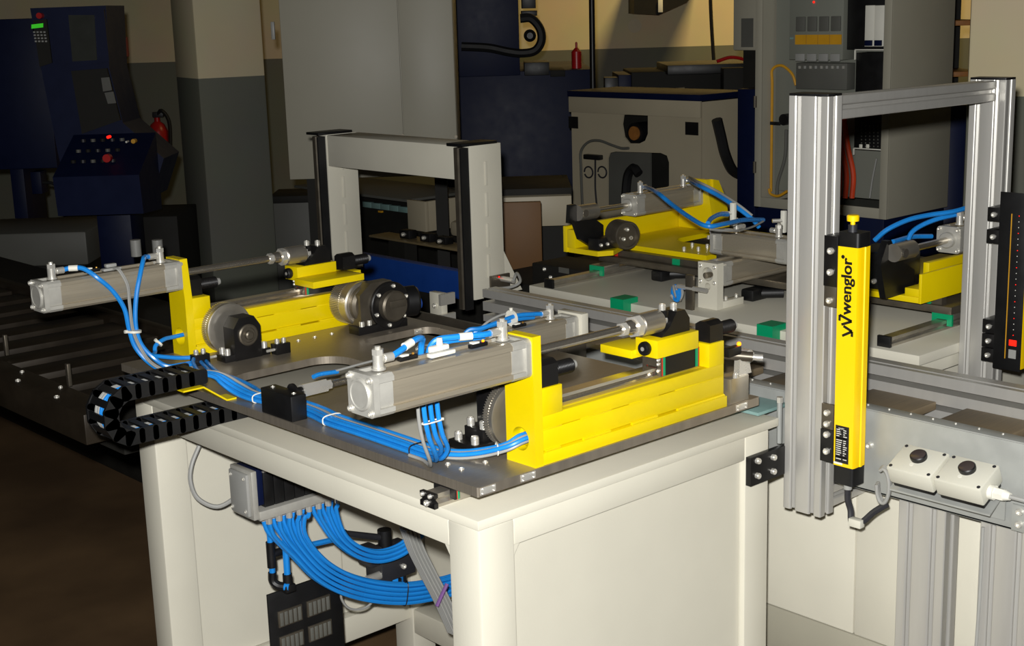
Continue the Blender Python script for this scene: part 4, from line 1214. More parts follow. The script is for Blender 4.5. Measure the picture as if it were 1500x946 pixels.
MB().box(1.50, .16, .9523, 1.52, .42, .968).obj('rail', 'dark_steel', tg)
for y in (.37, .185): MB().box(1.494, y, .9525, 1.499, y + .022, .9686).obj('end_seal', 'green', tg)

# yellow frames
ZY = .982
t = thing('clamp_bracket', 'yellow welded frame with rounded window on the rear table', 'bracket', 'yellow frames of the rear table')
MB().plate([(1.531, .860), (1.92, .860), (1.92, 1.235), (1.40, 1.235), (1.40, 1.125), (1.44, 1.105), (1.531, 1.150)], [rrect(1.66, .92, 1.86, 1.10, .05, 6)], 'z', ZY - .0135, ZY).obj('base_plate', 'yellow', t)
MB().box(1.395, 1.236, ZY - .013, 1.95, 1.250, ZY + .058, .001).obj('rear_wall', 'yellow', t)
MB().box(1.395, 1.205, ZY + .0005, 1.45, 1.235, ZY + .05, .001).obj('end_lug', 'yellow', t)
MB().prism([(1.10, ZY + .0005), (1.235, ZY + .0005), (1.235, ZY + .09), (1.205, ZY + .145), (1.13, ZY + .145)], 'x', 1.852, 1.870).obj('end_plate', 'yellow', t)
MB().prism([(1.871, ZY + .145), (1.895, ZY + .14), (1.93, ZY + .08), (1.945, ZY + .0005), (1.871, ZY + .0005)], 'y', 1.12, 1.135).obj('gusset', 'yellow', t)
for px, py in ((1002, 367), (1014, 361), (1023, 367), (1036, 363), (1038, 350)):
    q = W(px, py, z=ZY); bolt(t, q, (0, 0, 1), .005, .010)
air_cylinder('air_cylinder', 'silver air cylinder on yellow rear-table frame with rod towards the black clevis', 1.852, 1.575, 1.172, 1.083, .029, 1.44, group='air cylinders of the rear table', fit=((1.620, 1), (1.80, 1)))
q = Vector((1.43, 1.172, 1.083))
t = thing('clevis', 'black clevis with polished pin at the end of the left rear-table rod', 'clevis')
MB().prism([(1.345, 1.060), (1.365, 1.060), (1.385, 1.012), (1.435, .9825), (1.475, .9825), (1.475, 1.040), (1.42, 1.075), (1.37, 1.108), (1.350, 1.108)], 'y', 1.175, 1.188).obj('arm', 'black', t)
MB().cyl((1.375, 1.172, 1.084), (1.44, 1.172, 1.083), .021, seg=20).obj('fork', 'steel', t)
MB().cyl((1.385, 1.150, 1.084), (1.385, 1.200, 1.084), .010, seg=14).obj('pin', 'chrome', t)
gear_c = (1.47, 1.10, 1.022)
t = thing('cam_roller', 'dark steel roller with three screws in front of the yellow rear wall', 'roller')
MB().lathe([(.036, -.03), (.038, -.027), (.038, .027), (.036, .03), (.031, .03), (.031, .022), (.0, .022)], gear_c, (-.25, -1, 0), 36).obj('rim', 'dark_steel', t)
ax = Vector((-.25, -1, 0)).normalized()
for k in range(3):
    a = math.radians(90 + 120 * k)
    bolt(t, Vector(gear_c) + ax * .022 + Vector((math.cos(a) * .016, 0, math.sin(a) * .016)), ax, .0055, .006)
MB().box(1.405, 1.125, ZY + .0003, 1.50, 1.165, ZY + .032, .002).obj('holder', 'black', t)
for x in (1.40, 1.425): bolt(t, (x + .012, 1.125, ZY + .016), (-.3, -1, 0), .005, .006)

t = thing('clamp_bracket', 'yellow welded angle frame on the rear table close to the far gantry post', 'bracket', 'yellow frames of the rear table')
MB().box(1.414, .165, ZY - .0135, 1.92, .42, ZY, .001).obj('base_plate', 'yellow', t)
MB().box(1.412, .158, ZY - .0135, 1.92, .1648, ZY + .052, .001).obj('side_wall', 'yellow', t)
MB().box(1.414, .1652, ZY + .0003, 1.60, .20, ZY + .018, .001).obj('inner_lug', 'yellow', t)
MB().box(1.55, .225, ZY + .0003, 1.80, .24, ZY + .05, .001).obj('cross_wall', 'yellow', t)
air_cylinder('air_cylinder', 'silver air cylinder with four-screw face on the rear table near far gantry post', 1.86, 1.585, .200, 1.083, .029, 1.44, group='air cylinders of the rear table', fit=((1.63, 1), (1.80, 1)))
t = thing('clevis', 'black clevis and dark motor block behind the yellow light curtain', 'clevis')
MB().cyl((1.365, .200, 1.083), (1.435, .200, 1.083), .020, seg=20).obj('fork', 'steel', t)
MB().cyl((1.375, .175, 1.084), (1.375, .225, 1.084), .010, seg=14).obj('pin', 'chrome', t)
MB().prism([(1.335, 1.060), (1.36, 1.108), (1.375, 1.108), (1.40, 1.065), (1.47, 1.03), (1.47, ZY), (1.36, ZY)], 'y', .212, .228).obj('arm', 'black', t)
MB().box(1.425, .240, ZY + .0003, 1.54, .36, ZY + .085, .006).obj('motor_block', 'black', t)
for y in (.255, .285): bolt(t, (1.425, y, ZY + .02), (-1, 0, 0), .006, .006)

# low cylinder with beige foot
t = thing('cylinder_bracket', 'beige angle bracket with round hole holding a silver cylinder', 'bracket')
MB().plate([(.653, .9003), (.712, .9003), (.712, 1.013), (.653, 1.013)], [circ(.682, .985, .017, 18), circ(.682, .955, .009, 12)], 'x', 1.324, 1.347).obj('upright', 'beige', t)
MB().box(1.3475, .653, .9003, 1.425, .675, .918, .001).obj('foot', 'beige', t)
for y in (.661, .704):
    for z in (.966, 1.004): bolt(t, (1.324, y, z), (-1, 0, 0), .005, .003)
for x in (1.37, 1.41): bolt(t, (x, .664, .918), (0, 0, 1), .005, .008)
air_cylinder('air_cylinder', 'silver air cylinder lying behind the beige foot bracket on the rear table', 1.86, 1.3475, .682, .983, .029, 1.315, group='air cylinders of the rear table', barrel_m='barrel')
pa, pb = W(1052, 352, z=1.0425), W(1165, 368, z=1.0425)
TF[0] = Matrix.Translation(pa) @ Matrix.Rotation(math.atan2(pb.y - pa.y, pb.x - pa.x), 4, 'Z')
air_cylinder('air_cylinder', 'silver cylinder tied with blue hoses lying crosswise above the rear table', 0.0, (pb - pa).length, 0, 0, .029, (pb - pa).length + .03, group='air cylinders of the rear table', fit=((.06, 1), ((pb - pa).length - .05, -1)), barrel_m='barrel')
TF[0] = Matrix.Identity(4)
t = tag(MB().box(pa.x - .02, max(.7125, pb.y + .02), ZY + .0003, pa.x + .03, pa.y - .01, 1.0129, .002).obj('cylinder_rest', 'dark_steel'), 'dark steel rest under the crosswise rear-table cylinder', 'block')
t = thing('proximity_sensor', 'small sensor with blue cable tail beside the beige foot bracket', 'sensor')
q = W(1018, 425, x=1.30)
MB().box(1.285, q.y - .004, .8995 + .0005, 1.295, q.y + .018, .985, .001).obj('holder', 'dark_steel', t)
MB().cyl((1.29, q.y + .045, .953), (1.29, q.y - .045, .953), .006, seg=12).obj('sensor_barrel', 'zinc', t)
for k in range(4):
    MB().tube([(1.29 + .010 * math.sin(k * 1.9 + a * .8) , q.y + .05 + .014 * math.cos(a * .9 + k), .935 + .016 * math.sin(a + k * 1.3)) for a in range(7)], .004, 6).obj('cable_tail', 'blue_pipe' if k % 3 else 'grey_cable', t)
for i, (px, py, lab) in enumerate(((1105, 430, 'small black motor lying on the rear table behind the green stop'), (972, 402, 'small black foot under the steel plate of the rear table'))):
    q = W(px, py, z=.915)
    t = thing('small_actuator', lab, 'motor')
    MB().box(q.x - .03, q.y - .02, .9003, q.x + .03, q.y + .02, .93, .006).obj('body', 'black', t)
    MB().cyl((q.x + .01, q.y - .01, .9165), (q.x + .05, q.y - .05, .9165), .013, seg=14).obj('knob', 'black', t)

# hoses of the rear table
HG = 'blue hoses of the rear table'
hose('pneumatic_hose', [Vector((1.64, 1.172, 1.126)), W(960, 280, d=3.42), W(985, 300, d=3.30), W(1010, 318, d=3.20), W(1035, 331, d=3.12), W(1060, 328, d=3.15), W(1090, 322, d=3.25), W(1118, 322, d=3.35)], .0055, 'blue_hose', 'blue hose sagging from left rear-table cylinder to the upper cylinder', 'hose', HG)
hose('pneumatic_hose', [Vector((1.825, 1.172, 1.126)), W(1020, 270, d=3.55), W(1050, 285, d=3.45), W(1080, 304, d=3.38), W(1102, 321, d=3.36), W(1112, 333, d=3.36)], .0055, 'blue_hose', 'blue hose with grey cable from the top fitting of left rear-table cylinder', 'hose', HG)
hose('sensor_cable', [Vector((1.826, 1.172, 1.1355))] + [W(a_, b_, d=d_) + Vector((0, 0, .0092)) for a_, b_, d_ in ((1020, 270, 3.55), (1050, 285, 3.45), (1080, 304, 3.38), (1102, 321, 3.36))], .003, 'grey_cable', 'grey cable running along the blue hose of left rear-table cylinder', 'cable')
hose('pneumatic_hose', [W(1037, 327, d=3.137), W(1042, 320, d=3.18), W(1054, 314, d=3.24), W(1066, 314, d=3.28)], .0055, 'blue_hose', 'short blue hose curving up to the white fitting on rear table', 'hose', HG)
hose('sensor_cable', [W(1040, 336, d=3.1), W(1075, 338, d=3.15), W(1100, 333, d=3.25), W(1118, 324, d=3.33)], .0025, 'grey_cable', 'grey cable sagging below the blue hoses of the rear table', 'cable')
hose('pneumatic_hose', [W(1281, 352, x=1.45), W(1300, 336, x=1.46), W(1330, 322, x=1.5), W(1360, 315, x=1.55), W(1395, 310, x=1.6), W(1420, 303, x=1.65)], .0055, 'blue_hose', 'blue hose arching over the cylinder near the far gantry post', 'hose', HG)
hose('pneumatic_hose', [W(1330, 352, x=1.55), W(1336, 340, x=1.56), W(1350, 330, x=1.58), W(1375, 320, x=1.60), W(1410, 312, x=1.65)], .0055, 'blue_hose', 'lower blue hose bent sharply near the far gantry post', 'hose', HG)
hose('pneumatic_hose', [W(1308, 354, x=1.52), W(1335, 347, x=1.60), W(1365, 346, x=1.66)], .0055, 'blue_hose', 'short blue hose behind the clevis near the far gantry post', 'hose', HG)
for i, (px, py, d) in enumerate(((1074, 312, 3.3), (1148, 323, 3.4))):
    q = W(px, py, d=d)
    t = thing('white_fitting', 'white flow valve upright ' + ('at the end of the short curved hose' if i == 0 else 'close behind the near gantry post'), 'fitting', 'white flow valves on the rear table')
    MB().box(q.x - .006, q.y - .006, q.z - .03, q.x + .006, q.y + .006, q.z + .025, .002).obj('valve_body', 'white_plastic', t)
    MB().cyl(q, q - RGT * .028, .005, seg=10).obj('nozzle', 'zinc', t)

# ================================================================== white portal across the conveyor
t = thing('white_portal', 'white painted steel portal with dark guide rails on its posts behind the conveyor', 'gantry')
GX = 1.17
pw = .05
ya, yb = W(662, 330, x=GX).y - pw, W(458, 300, x=GX).y       # near and far edges of the rails
zt = W(662, 214, x=GX).z
for k, y in enumerate((ya - .0, yb - pw)):
    p = MB().box(GX + .028, y - .002, .845, GX + .140, y + pw, zt, .002).obj('post', 'beige', t)
    for i in range(4):
        MB().box(GX + .078, y - .005, .90 + i * .085, GX + .086, y - .002, .965 + i * .085, .001).obj('hinge', 'beige', p)
    rl = MB().prism([(y + .010, GX + .027), (y + .010, GX + .012), (y + .016, GX + .010), (y + .019, GX + .002), (y + .034, GX + .002), (y + .037, GX + .010), (y + .044, GX + .012), (y + .044, GX + .027)], 'x', 0, 1).obj('guide_rail', 'dark_steel', p)
    rl.data.transform(Matrix(((0, 0, 1, 0), (0, 1, 0, 0), (1, 0, 0, 0), (0, 0, 0, 1))))
    rl.data.transform(Matrix.Translation((0, 0, .82)) @ Matrix.Diagonal((1, 1, zt - .825, 1)))
    MB().box(GX, y + .002, .82, GX + .027, y + .008, zt - .005).obj('cover_strip', 'rubber', p)
    MB().box(GX - .005, y - .01, zt + .0003, GX + .12, y + pw + .005, zt + .008, .001).obj('cap', 'black', p)
MB().box(GX + .03, ya + pw + .0005, zt - .095, GX + .15, yb - pw - .0025, zt - .002, .002).obj('crossbeam', 'beige', t)
MB().prism([(GX + .141, .845), (GX + .215, .845), (GX + .141, .98)], 'y', ya + .01, ya + .025).obj('foot_gusset', 'beige', t)
q = W(716, 405, x=GX + .03)
s_ = thing('portal_sensor', 'sensor on dark angle plate at the foot of the white portal', 'sensor')
MB().box(GX + .08, ya - .05, .8455, GX + .15, ya - .0055, .851).box(GX + .08, ya - .012, .8512, GX + .15, ya - .0055, .905).obj('angle_plate', 'dark_steel', s_)
MB().cyl((GX + .12, ya - .06, .893), (GX + .12, ya - .0125, .893), .008, seg=12).obj('sensor_barrel', 'zinc', s_)
MB().sphere((GX + .108, ya - .0145, .90), .0025, 8).obj('indicator_light', 'led_red', s_)
hose('sensor_cable', [Vector((GX + .12, ya - .06, .893)), W(757, 400, x=GX + .12), W(762, 412, x=GX + .1), W(750, 420, x=GX + .08), W(725, 423, x=GX + .06)], .004, 'grey_cable', 'grey cable curling down from the white portal sensor', 'cable')
t = thing('portal_roller', 'white block with bright screws at the lower end of the portal guide', 'block')
q = W(648, 438, x=1.10)
MB().box(1.08, q.y - .02, q.z - .05, 1.10, q.y + .03, q.z + .02, .001).obj('block_body', 'beige', t)
MB().box(1.07, q.y - .03, q.z - .01, 1.12, q.y - .021, q.z + .02).obj('cheek', 'zinc', t)
MB().box(1.07, q.y - .03, q.z - .055, 1.12, q.y - .021, q.z - .035).obj('cheek', 'zinc', t)
bolt(t, (1.08, q.y + .005, q.z - .015), (-1, 0, 0), .007, .008)

# ================================================================== dark roller bed beyond the table
t = thing('roller_bed', 'dark oily roller bed with bolted edge strip beyond the rear of the table', 'conveyor')
BZ = .845
MB().box(-.060, 1.15, .78, .020, 4.4, BZ, .003).obj('edge_beam', 'bed_dark', t)
MB().box(.020, 1.15, .74, .74, 4.4, .80, .003).obj('bed_plate', 'dark_grey', t)
for i in range(21):
    y = 1.28 + i * .15
    MB().box(.022, y, .8005, .42, y + .095, .835, .004).obj('slat', 'bed_dark', t)
MB().box(.43, 1.15, .80, .46, 4.4, .85, .002).obj('middle_rail', 'bed_dark', t)
for px, py in ((10, 520), (102, 565)):
    q = W(px, py, z=.845)
    MB().box(q.x - .004, q.y - .006, .845, q.x + .004, q.y + .006, .895, .001).obj('edge_post', 'dark_steel', t)
random.seed(5)
for i in range(16):
    y = 1.32 + i * .2
    bolt(t, (-.045 + random.uniform(0, .01), y, BZ), (0, 0, 1), .006, .004)
    bolt(t, (.002, y + .07, BZ), (0, 0, 1), .005, .004)
for y in (3.5, 4.25):
    MB().box(.50, y, 0, .58, y + .08, .74, .003).obj('leg', 'black', t)
t = tag(MB().box(.96, 1.95, 0, 1.03, 6.0, .05, .004).obj('floor_kerb', 'dark_grey'), 'black kerb strip on the floor beyond the roller bed', 'kerb')
tag(MB().box(1.035, 1.95, 0, 1.4, 3.5, .5, .01).obj('low_machine', 'dark_grey'), 'low black machine base behind the floor kerb', 'machine')

# ================================================================== background, by the axes of the tables
# open electrical cabinet
XC = 2.75
yl, yr = W(1107, 200, x=XC).y, W(1303, 200, x=XC).y
zb = W(1303, 322, x=XC).z
zT = 2.3
xd = W(1392, 200, y=yr).x
t = thing('electrical_cabinet', 'open electrical cabinet with beige side wall and switchgear inside behind the gantry', 'cabinet')
MB().box(XC, yr, zb, xd, yr + .012, zT, .002).obj('side_wall', 'panel_grey', t)
MB().box(XC, yl - .012, zb, xd, yl, zT, .002).obj('side_wall', 'panel_grey', t)
MB().box(xd - .02, yr + .0125, zb, xd - .005, yl - .0125, zT).obj('back_wall', 'cab_inside', t)
MB().box(XC + .001, yr + .0125, zb, xd - .021, yl - .0125, zb + .012).obj('bottom', 'cab_inside', t)
MB().box(XC + .001, yr + .0125, zT - .012, xd - .021, yl - .0125, zT).obj('top', 'cab_inside', t)
MB().box(XC - .006, yr, zb, XC - .0005, yr + .028, zT, .001).box(XC - .006, yl - .028, zb, XC - .0005, yl, zT, .001).box(XC - .006, yr + .028, zb, XC - .0005, yl - .028, zb + .035, .001).obj('front_frame', 'panel_grey', t)
for z in (zb + .12, zb + .35): MB().cyl((XC - .010, yl - .004, z), (XC - .010, yl - .004, z + .04), .006, seg=10).obj('hinge', 'dark_steel', t)
XI = XC + .085                                            # mounting plate inside
MB().box(XI, yr + .02, zb + .05, XI + .004, yl - .02, zT - .05).obj('mounting_plate', 'cab_inside', t)
MB().box(XC, yr + .012, 0, xd, yl - .012, zb - .0005, .004).obj('plinth', 'dark_navy', t)
def inside(name, lab, cat, px0, py0, px1, py1, dp, m_, bev=.002, group=None):
    a, b = W(px0, py0, x=XI - dp), W(px1, py1, x=XI - dp)
    t = thing(name, lab, cat, group)
    MB().box(XI - dp, b.y, b.z, XI - .0005, a.y, a.z, bev).obj('body', m_, t)
    return t, a, b
# drive modules
t, a, b = inside('drive_module', 'pale drive module row with orange warning strip inside the cabinet', 'drive', 1157, -8, 1234, 88, .07, 'cab_inside')
w_ = (a.y - b.y) / 4.6
for i in range(4):
    y = b.y + .004 + i * w_
    MB().box(XI - .074, y, W(1180, 64, x=XI).z, XI - .0705, y + w_ * .94, W(1180, 50, x=XI).z).obj('warning_strip', 'yellow_cable', t)
    MB().box(XI - .078, y + .003, W(1180, 88, x=XI).z, XI - .0705, y + w_ * .85, W(1180, 77, x=XI).z, .002).obj('connector', 'grey_plastic', t)
    MB().box(XI - .078, y + .003, W(1180, 45, x=XI).z, XI - .0705, y + w_ * .85, W(1180, 24, x=XI).z, .002).obj('terminal_cover', 'machine_grey', t)
zq = W(1165, 56, x=XI - .07).z
MB().box(XI - .0715, a.y - .018, zq - .003, XI - .0702, a.y - .004, zq + .003).obj('name_plate', 'teal', t)
q = W(1192, 3, x=XI - .072); MB().sphere(q, .004, 8).obj('indicator_light', 'led_red', t)
# connectors row below
t, a, b = inside('terminal_block', 'dark terminal rows with loose wiring inside the cabinet', 'terminals', 1166, 92, 1240, 132, .05, 'machine_grey')
for i in range(9):
    q = W(1172 + i * 8, 98, x=XI - .05)
    MB().box(XI - .056, q.y - .004, q.z - .006, XI - .0505, q.y + .004, q.z + .004, .001).obj('terminal', 'grey_plastic' if i % 2 else 'zinc', t)
t, a, b = inside('controller', 'black controller with bright metal heat sinks inside the cabinet', 'controller', 1242, -10, 1299, 73, .05, 'black')
for i in range(2):
    q0, q1 = W(1268 + i * 14, 8, x=XI - .055), W(1280 + i * 14, 68, x=XI - .055)
    MB().box(XI - .056, q1.y, q1.z, XI - .0503, q0.y, q0.z, .001).obj('heat_sink', 'white_plastic', t)
    MB().box(XI - .062, q1.y + .004, q1.z + .002, XI - .0563, q0.y - .004, q1.z + .02, .001).obj('plug', 'navy', t)
t, a, b = inside('power_supply', 'black slotted power supply with bright handle frame inside the cabinet', 'power supply', 1254, 77, 1299, 222, .07, 'black')
for (px, py0, py1) in ((1252, 72, 88), (1250, 216, 230)):
    q0, q1 = W(px, py0, x=XI - .075), W(1299, py1, x=XI - .075)
    MB().box(XI - .078, q1.y, q0.z - .004, XI - .0705, q0.y, q0.z, .001).box(XI - .078, q0.y - .004, q1.z, XI - .0705, q0.y, q0.z, .001).obj('handle_frame', 'white_plastic', t)
for i in range(7):
    for j in range(5):
        q = W(1262 + j * 6, 184 + i * 5, x=XI - .071)
        MB().box(XI - .0715, q.y - .002, q.z - .003, XI - .0703, q.y + .002, q.z + .001).obj('vent_slot', 'machine_grey', t)
for px in (1261, 1271):
    q = W(px, 214, x=XI - .072); MB().box(XI - .073, q.y - .006, q.z - .006, XI - .0716, q.y + .006, q.z + .006, .001).obj('white_plug', 'white_plastic', t)
t2 = W(1240, 200, x=XC)
for i, px in enumerate((1222, 1231, 1240)):
    hose('power_cable', [W(px - 4, 172, x=XI - .06), W(px + 2, 215, x=XI - .06), W(px + 8 + i, 255, x=XI - .06), W(px + 6 + i, 290, x=XI - .06)], .009, 'orange_cable', 'thick orange cable inside the electrical cabinet', 'cable', 'orange cables in the cabinet')
def CW(px, py, x):                                       # point kept inside the cabinet walls
    p = W(px, py, x=x); p.y = min(p.y, yl - .020); return p
hose('power_cable', [CW(1125, 280, XI - .02), CW(1122, 200, XI - .02), CW(1123, 125, XI - .02), CW(1131, 102, XI - .02), CW(1145, 96, XI - .02), CW(1160, 108, XI - .02), CW(1166, 125, XI - .02)], .005, 'yellow_cable', 'yellow cable looping on the cabinet mounting plate', 'cable')
hose('power_cable', [CW(1124, 276, XI - .032), CW(1129, 284, XI - .03), CW(1140, 287, XI - .03), CW(1153, 280, XI - .03)], .005, 'yellow_cable', 'short yellow cable at the bottom of the cabinet', 'cable')
hose('power_cable', [W(1152, 190, x=XI - .02), W(1150, 230, x=XI - .02), W(1140, 265, x=XI - .02), W(1138, 285, x=XI - .02)], .006, 'machine_grey', 'grey cable duct hanging inside the cabinet', 'cable')
hose('power_cable', [W(1284, 232, x=XI - .05), W(1278, 262, x=XI - .05), W(1274, 290, x=XI - .05)], .003, 'grey_cable', 'thin grey wire below the power supply', 'cable')
q = W(1150, 175, x=XI - .02)
t = thing('main_switch', 'black rotary main switch on the cabinet mounting plate', 'switch')
MB().cyl((XI - .03, q.y, q.z), (XI - .0005, q.y, q.z), .02, seg=16).obj('switch_body', 'black', t)
MB().box(XI - .036, q.y + .01, q.z - .02, XI - .0305, q.y + .055, q.z - .008, .002).obj('lever', 'black', t)
# grey junction box left of the cabinet
q0, q1 = W(1074, -20, x=3.2), W(1108, 74, x=3.2)
t = thing('junction_box', 'grey junction box with riveted plate beside the electrical cabinet', 'box')
MB().box(3.2, q1.y, q1.z, 3.30, q0.y, q0.z, .006).obj('body', 'panel_grey', t)
a, b = W(1086, 27, x=3.198), W(1103, 69, x=3.198)
MB().box(3.197, b.y, b.z, 3.1995, a.y, a.z).obj('rating_plate', 'machine_grey', t)
MB().box(3.22, q1.y + .02, 0, 3.28, q1.y + .08, q1.z - .0005).obj('stand', 'dark_grey', t)

# beige machine housing with cut-outs
XH = 3.15
def HW(px, py, x=XH): return W(px, py, x=x)
y0_, y1_ = HW(1027, 220).y, HW(838, 220).y
zt_ = HW(930, 146).z
def loop(pts): return [(HW(*p).y, HW(*p).z) for p in pts]
t = thing('machine_housing', 'beige sheet-metal machine housing with rounded openings behind the rear table', 'machine')
hole1 = loop([(913, 168), (949, 168), (949, 196), (945, 206), (937, 210), (922, 210), (914, 200), (911, 182)])
hole2 = loop([(890, 232), (893, 224), (902, 222), (968, 224), (977, 228), (980, 238), (980, 272), (940, 300), (890, 300)])
zb_ = .45
MB().plate([(y0_, zb_), (y1_, zb_), (y1_, zt_), (y0_, zt_)], [hole1, hole2], 'x', XH, XH + .008).obj('front_panel', 'machine_beige', t)
MB().box(XH - .012, y0_ - .004, HW(930, 168).z, XH - .0005, y1_ + .004, zt_ + .004, .001).obj('top_hood', 'machine_beige', t).data.materials[0] = MATS['machine_beige']
MB().box(XH + .0085, y0_, zb_, XH + .75, y0_ + .008, zt_, .001).obj('side_panel', 'machine_beige', t)
MB().box(XH + .0085, y1_ - .008, zb_, XH + .75, y1_, zt_, .001).obj('side_panel', 'machine_beige', t)
MB().box(XH - .02, y0_ - .01, zt_ + .0045, XH + .30, y1_ + .004, zt_ + .03, .002).obj('blue_lid', 'navy', t)
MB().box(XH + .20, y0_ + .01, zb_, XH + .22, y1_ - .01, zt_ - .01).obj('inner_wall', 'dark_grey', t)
MB().box(XH + .10, HW(960, 250).y + .12, zb_, XH + .11, y1_ - .02, HW(900, 215).z).obj('inner_panel', 'machine_grey', t)
for (a, b, c, d) in ((836, 170, 850, 188), (1007, 178, 1026, 198)):
    p, q = HW(a, b), HW(c, d)
    MB().box(XH - .0140, q.y, q.z, XH - .0125, p.y, p.z).obj('black_plate', 'black', t)
MB().box(XH, y0_ + .03, 0, XH + .7, y1_ - .03, zb_ - .0005).obj('base', 'dark_grey', t)
q = HW(930, 195, XH + .08)
mt = thing('spindle_motor', 'dark motor with copper ring seen through the housing opening', 'motor')
MB().cyl(q, q + Vector((.11, 0, 0)), .045, seg=24).obj('motor_body', 'black', mt)
MB().cyl(q - Vector((.008, 0, 0)), q - Vector((.0005, 0, 0)), .030, seg=20).obj('copper_ring', 'wood', mt)
hose('machine_cable', [HW(a_, b_, XH - .019) for a_, b_ in ((921, 217), (910, 217), (895, 212), (878, 206), (862, 208), (851, 222), (851, 245), (852, 275), (853, 300))], .006, 'machine_grey', 'grey cable looping over the front of the beige housing', 'cable')
hose('machine_cable', [HW(872, 234, XH - .016), HW(872, 250, XH - .010), HW(872, 275, XH - .010), HW(874, 300, XH - .010)], .004, 'dark_cable', 'thin dark cable hanging on the beige housing', 'cable')
for sx in (864, 880):
    c0 = HW(sx + (-1 if sx < 870 else 3), 252, XH - .012)
    hose('machine_cable', [c0 + Vector((-.004, .026 * math.cos(k * .65), .024 * math.sin(k * .65))) for k in range(10)], .0035, 'dark_cable', 'small cable loop hanging on the beige housing', 'cable', 'small cable loops')
tt = tag(MB().box(XH - .03, HW(884, 230).y, HW(884, 234).z, XH - .0005, HW(861, 230).y, HW(861, 225).z, .004).obj('cable_connector', 'black'), 'black connector block on the beige housing', 'connector')
hose('machine_hose', [HW(936, 255, XH + .05), HW(928, 246, XH + .05), HW(920, 256, XH + .05), HW(917, 280, XH + .05), HW(917, 300, XH + .05)], .020, 'rubber', 'thick black hose arching out of the large housing opening', 'hose')
hose('machine_hose', [W(a_, b_, y=y0_ - .034) for a_, b_ in ((1050, 175), (1056, 200), (1062, 225), (1072, 248), (1084, 256))], .022, 'rubber', 'thick black hose hanging between housing and electrical cabinet', 'hose')
# blue post between housing and cabinet
p, q = W(1080, 130, x=3.05), W(1106, 290, x=3.05)
tag(MB().box(3.05, q.y - .0, 0, 3.15, p.y, p.z, .005).obj('machine_post', 'navy'), 'dark blue machine post left of the electrical cabinet', 'post')

# dark gray trunking and tray above the housing
def hbox(name, lab, cat, px0, py0, px1, py1, d, th, m_, parts=None, bev=.004, zb=None):
    u0, z1 = UD(px0, py0, d); u1, z0 = UD(px1, py1, d)
    if zb is not None: z0 = zb
    TF[0] = hall_tf()
    t = thing(name, lab, cat)
    MB().box(u0, d, z0, u1, d + th, z1, bev).obj('body', m_, t)
    return t, u0, u1, z0, z1
def hpart(t, name, px0, py0, px1, py1, d, th, m_, bev=.002):
    u0, z1 = UD(px0, py0, d); u1, z0 = UD(px1, py1, d)
    return MB().box(u0, d, z0, u1, d + th, z1, bev).obj(name, m_, t)

t, *_ = hbox('swarf_bin', 'dark grey machine box with black lid tray behind the beige housing', 'box', 925, 106, 1062, 145, 7.0, .5, 'dark_grey', zb=0)
hpart(t, 'lid_tray', 978, 96, 1105, 106, 6.9, .5, 'black')
hpart(t, 'blue_end', 906, 110, 925, 150, 6.98, .4, 'navy')
hpart(t, 'lug', 886, 114, 906, 150, 7.0, .1, 'black')
t, *_ = hbox('machine_block', 'dark brown machine block right of the lid tray', 'box', 1060, 100, 1106, 140, 6.75, .1, 'dark_grey', zb=0)

# dark blue machine in the middle background
t, u0, u1, z0, z1 = hbox('milling_machine', 'large dark blue machine tool in the dim background', 'machine', 640, 108, 872, 300, 7.2, 1.2, 'dark_navy', zb=0)
mill_top = z1
hpart(t, 'head', 640, -60, 762, 110, 7.1, .9, 'dark_navy')
hpart(t, 'head_shelf', 764, 16, 787, 23, 7.08, .3, 'black')
hpart(t, 'spindle_nose', 764, -20, 785, 12, 7.1, .3, 'black')
hpart(t, 'vise', 768, 92, 805, 110, 7.15, .3, 'black')
hpart(t, 'step', 806, 103, 828, 112, 7.18, .3, 'dark_grey')
TF[0] = Matrix.Identity(4)
def hp(a, b, d): 
    u, z = UD(a, b, d); return U(u, d, z)
hose('hydraulic_hose', [hp(a, b, 7.0) for a, b in ((762, 27), (778, 27), (791, 42), (793, 60), (784, 74), (766, 78), (745, 76), (715, 70), (676, 68))], .022, 'rubber', 'thick black hose curling off the dark blue machine', 'hose')
t = thing('spindle_reel', 'black reel with bright pins inside the curled hose', 'reel')
c0 = hp(776, 52, 7.02)
MB().lathe([(.030, 0), (.030, .05), (.015, .06), (0, .06)], c0, -FWD, 20).obj('reel_body', 'black', t)
t = thing('grease_gun', 'small dark grease gun standing on the blue machine', 'grease gun')
c0 = hp(845, 109, 7.35); c0.z = mill_top
MB().lathe([(.026, 0), (.026, .085), (.012, .10), (.006, .105), (.006, .13), (0, .135)], c0, (0, 0, 1), 16).obj('gun_body', 'red', t)
t = thing('lamp_pole', 'slim black pole rising behind the beige housing', 'pole')
c0, c1 = hp(869, 165, 6.8), hp(866, -60, 6.8)
MB().cyl(c0, c1, .014, seg=12).obj('pole', 'black_metal', t)
MB().cyl(Vector((c0.x, c0.y, 0)), c0, .03, seg=12).obj('pole_base', 'dark_grey', t)
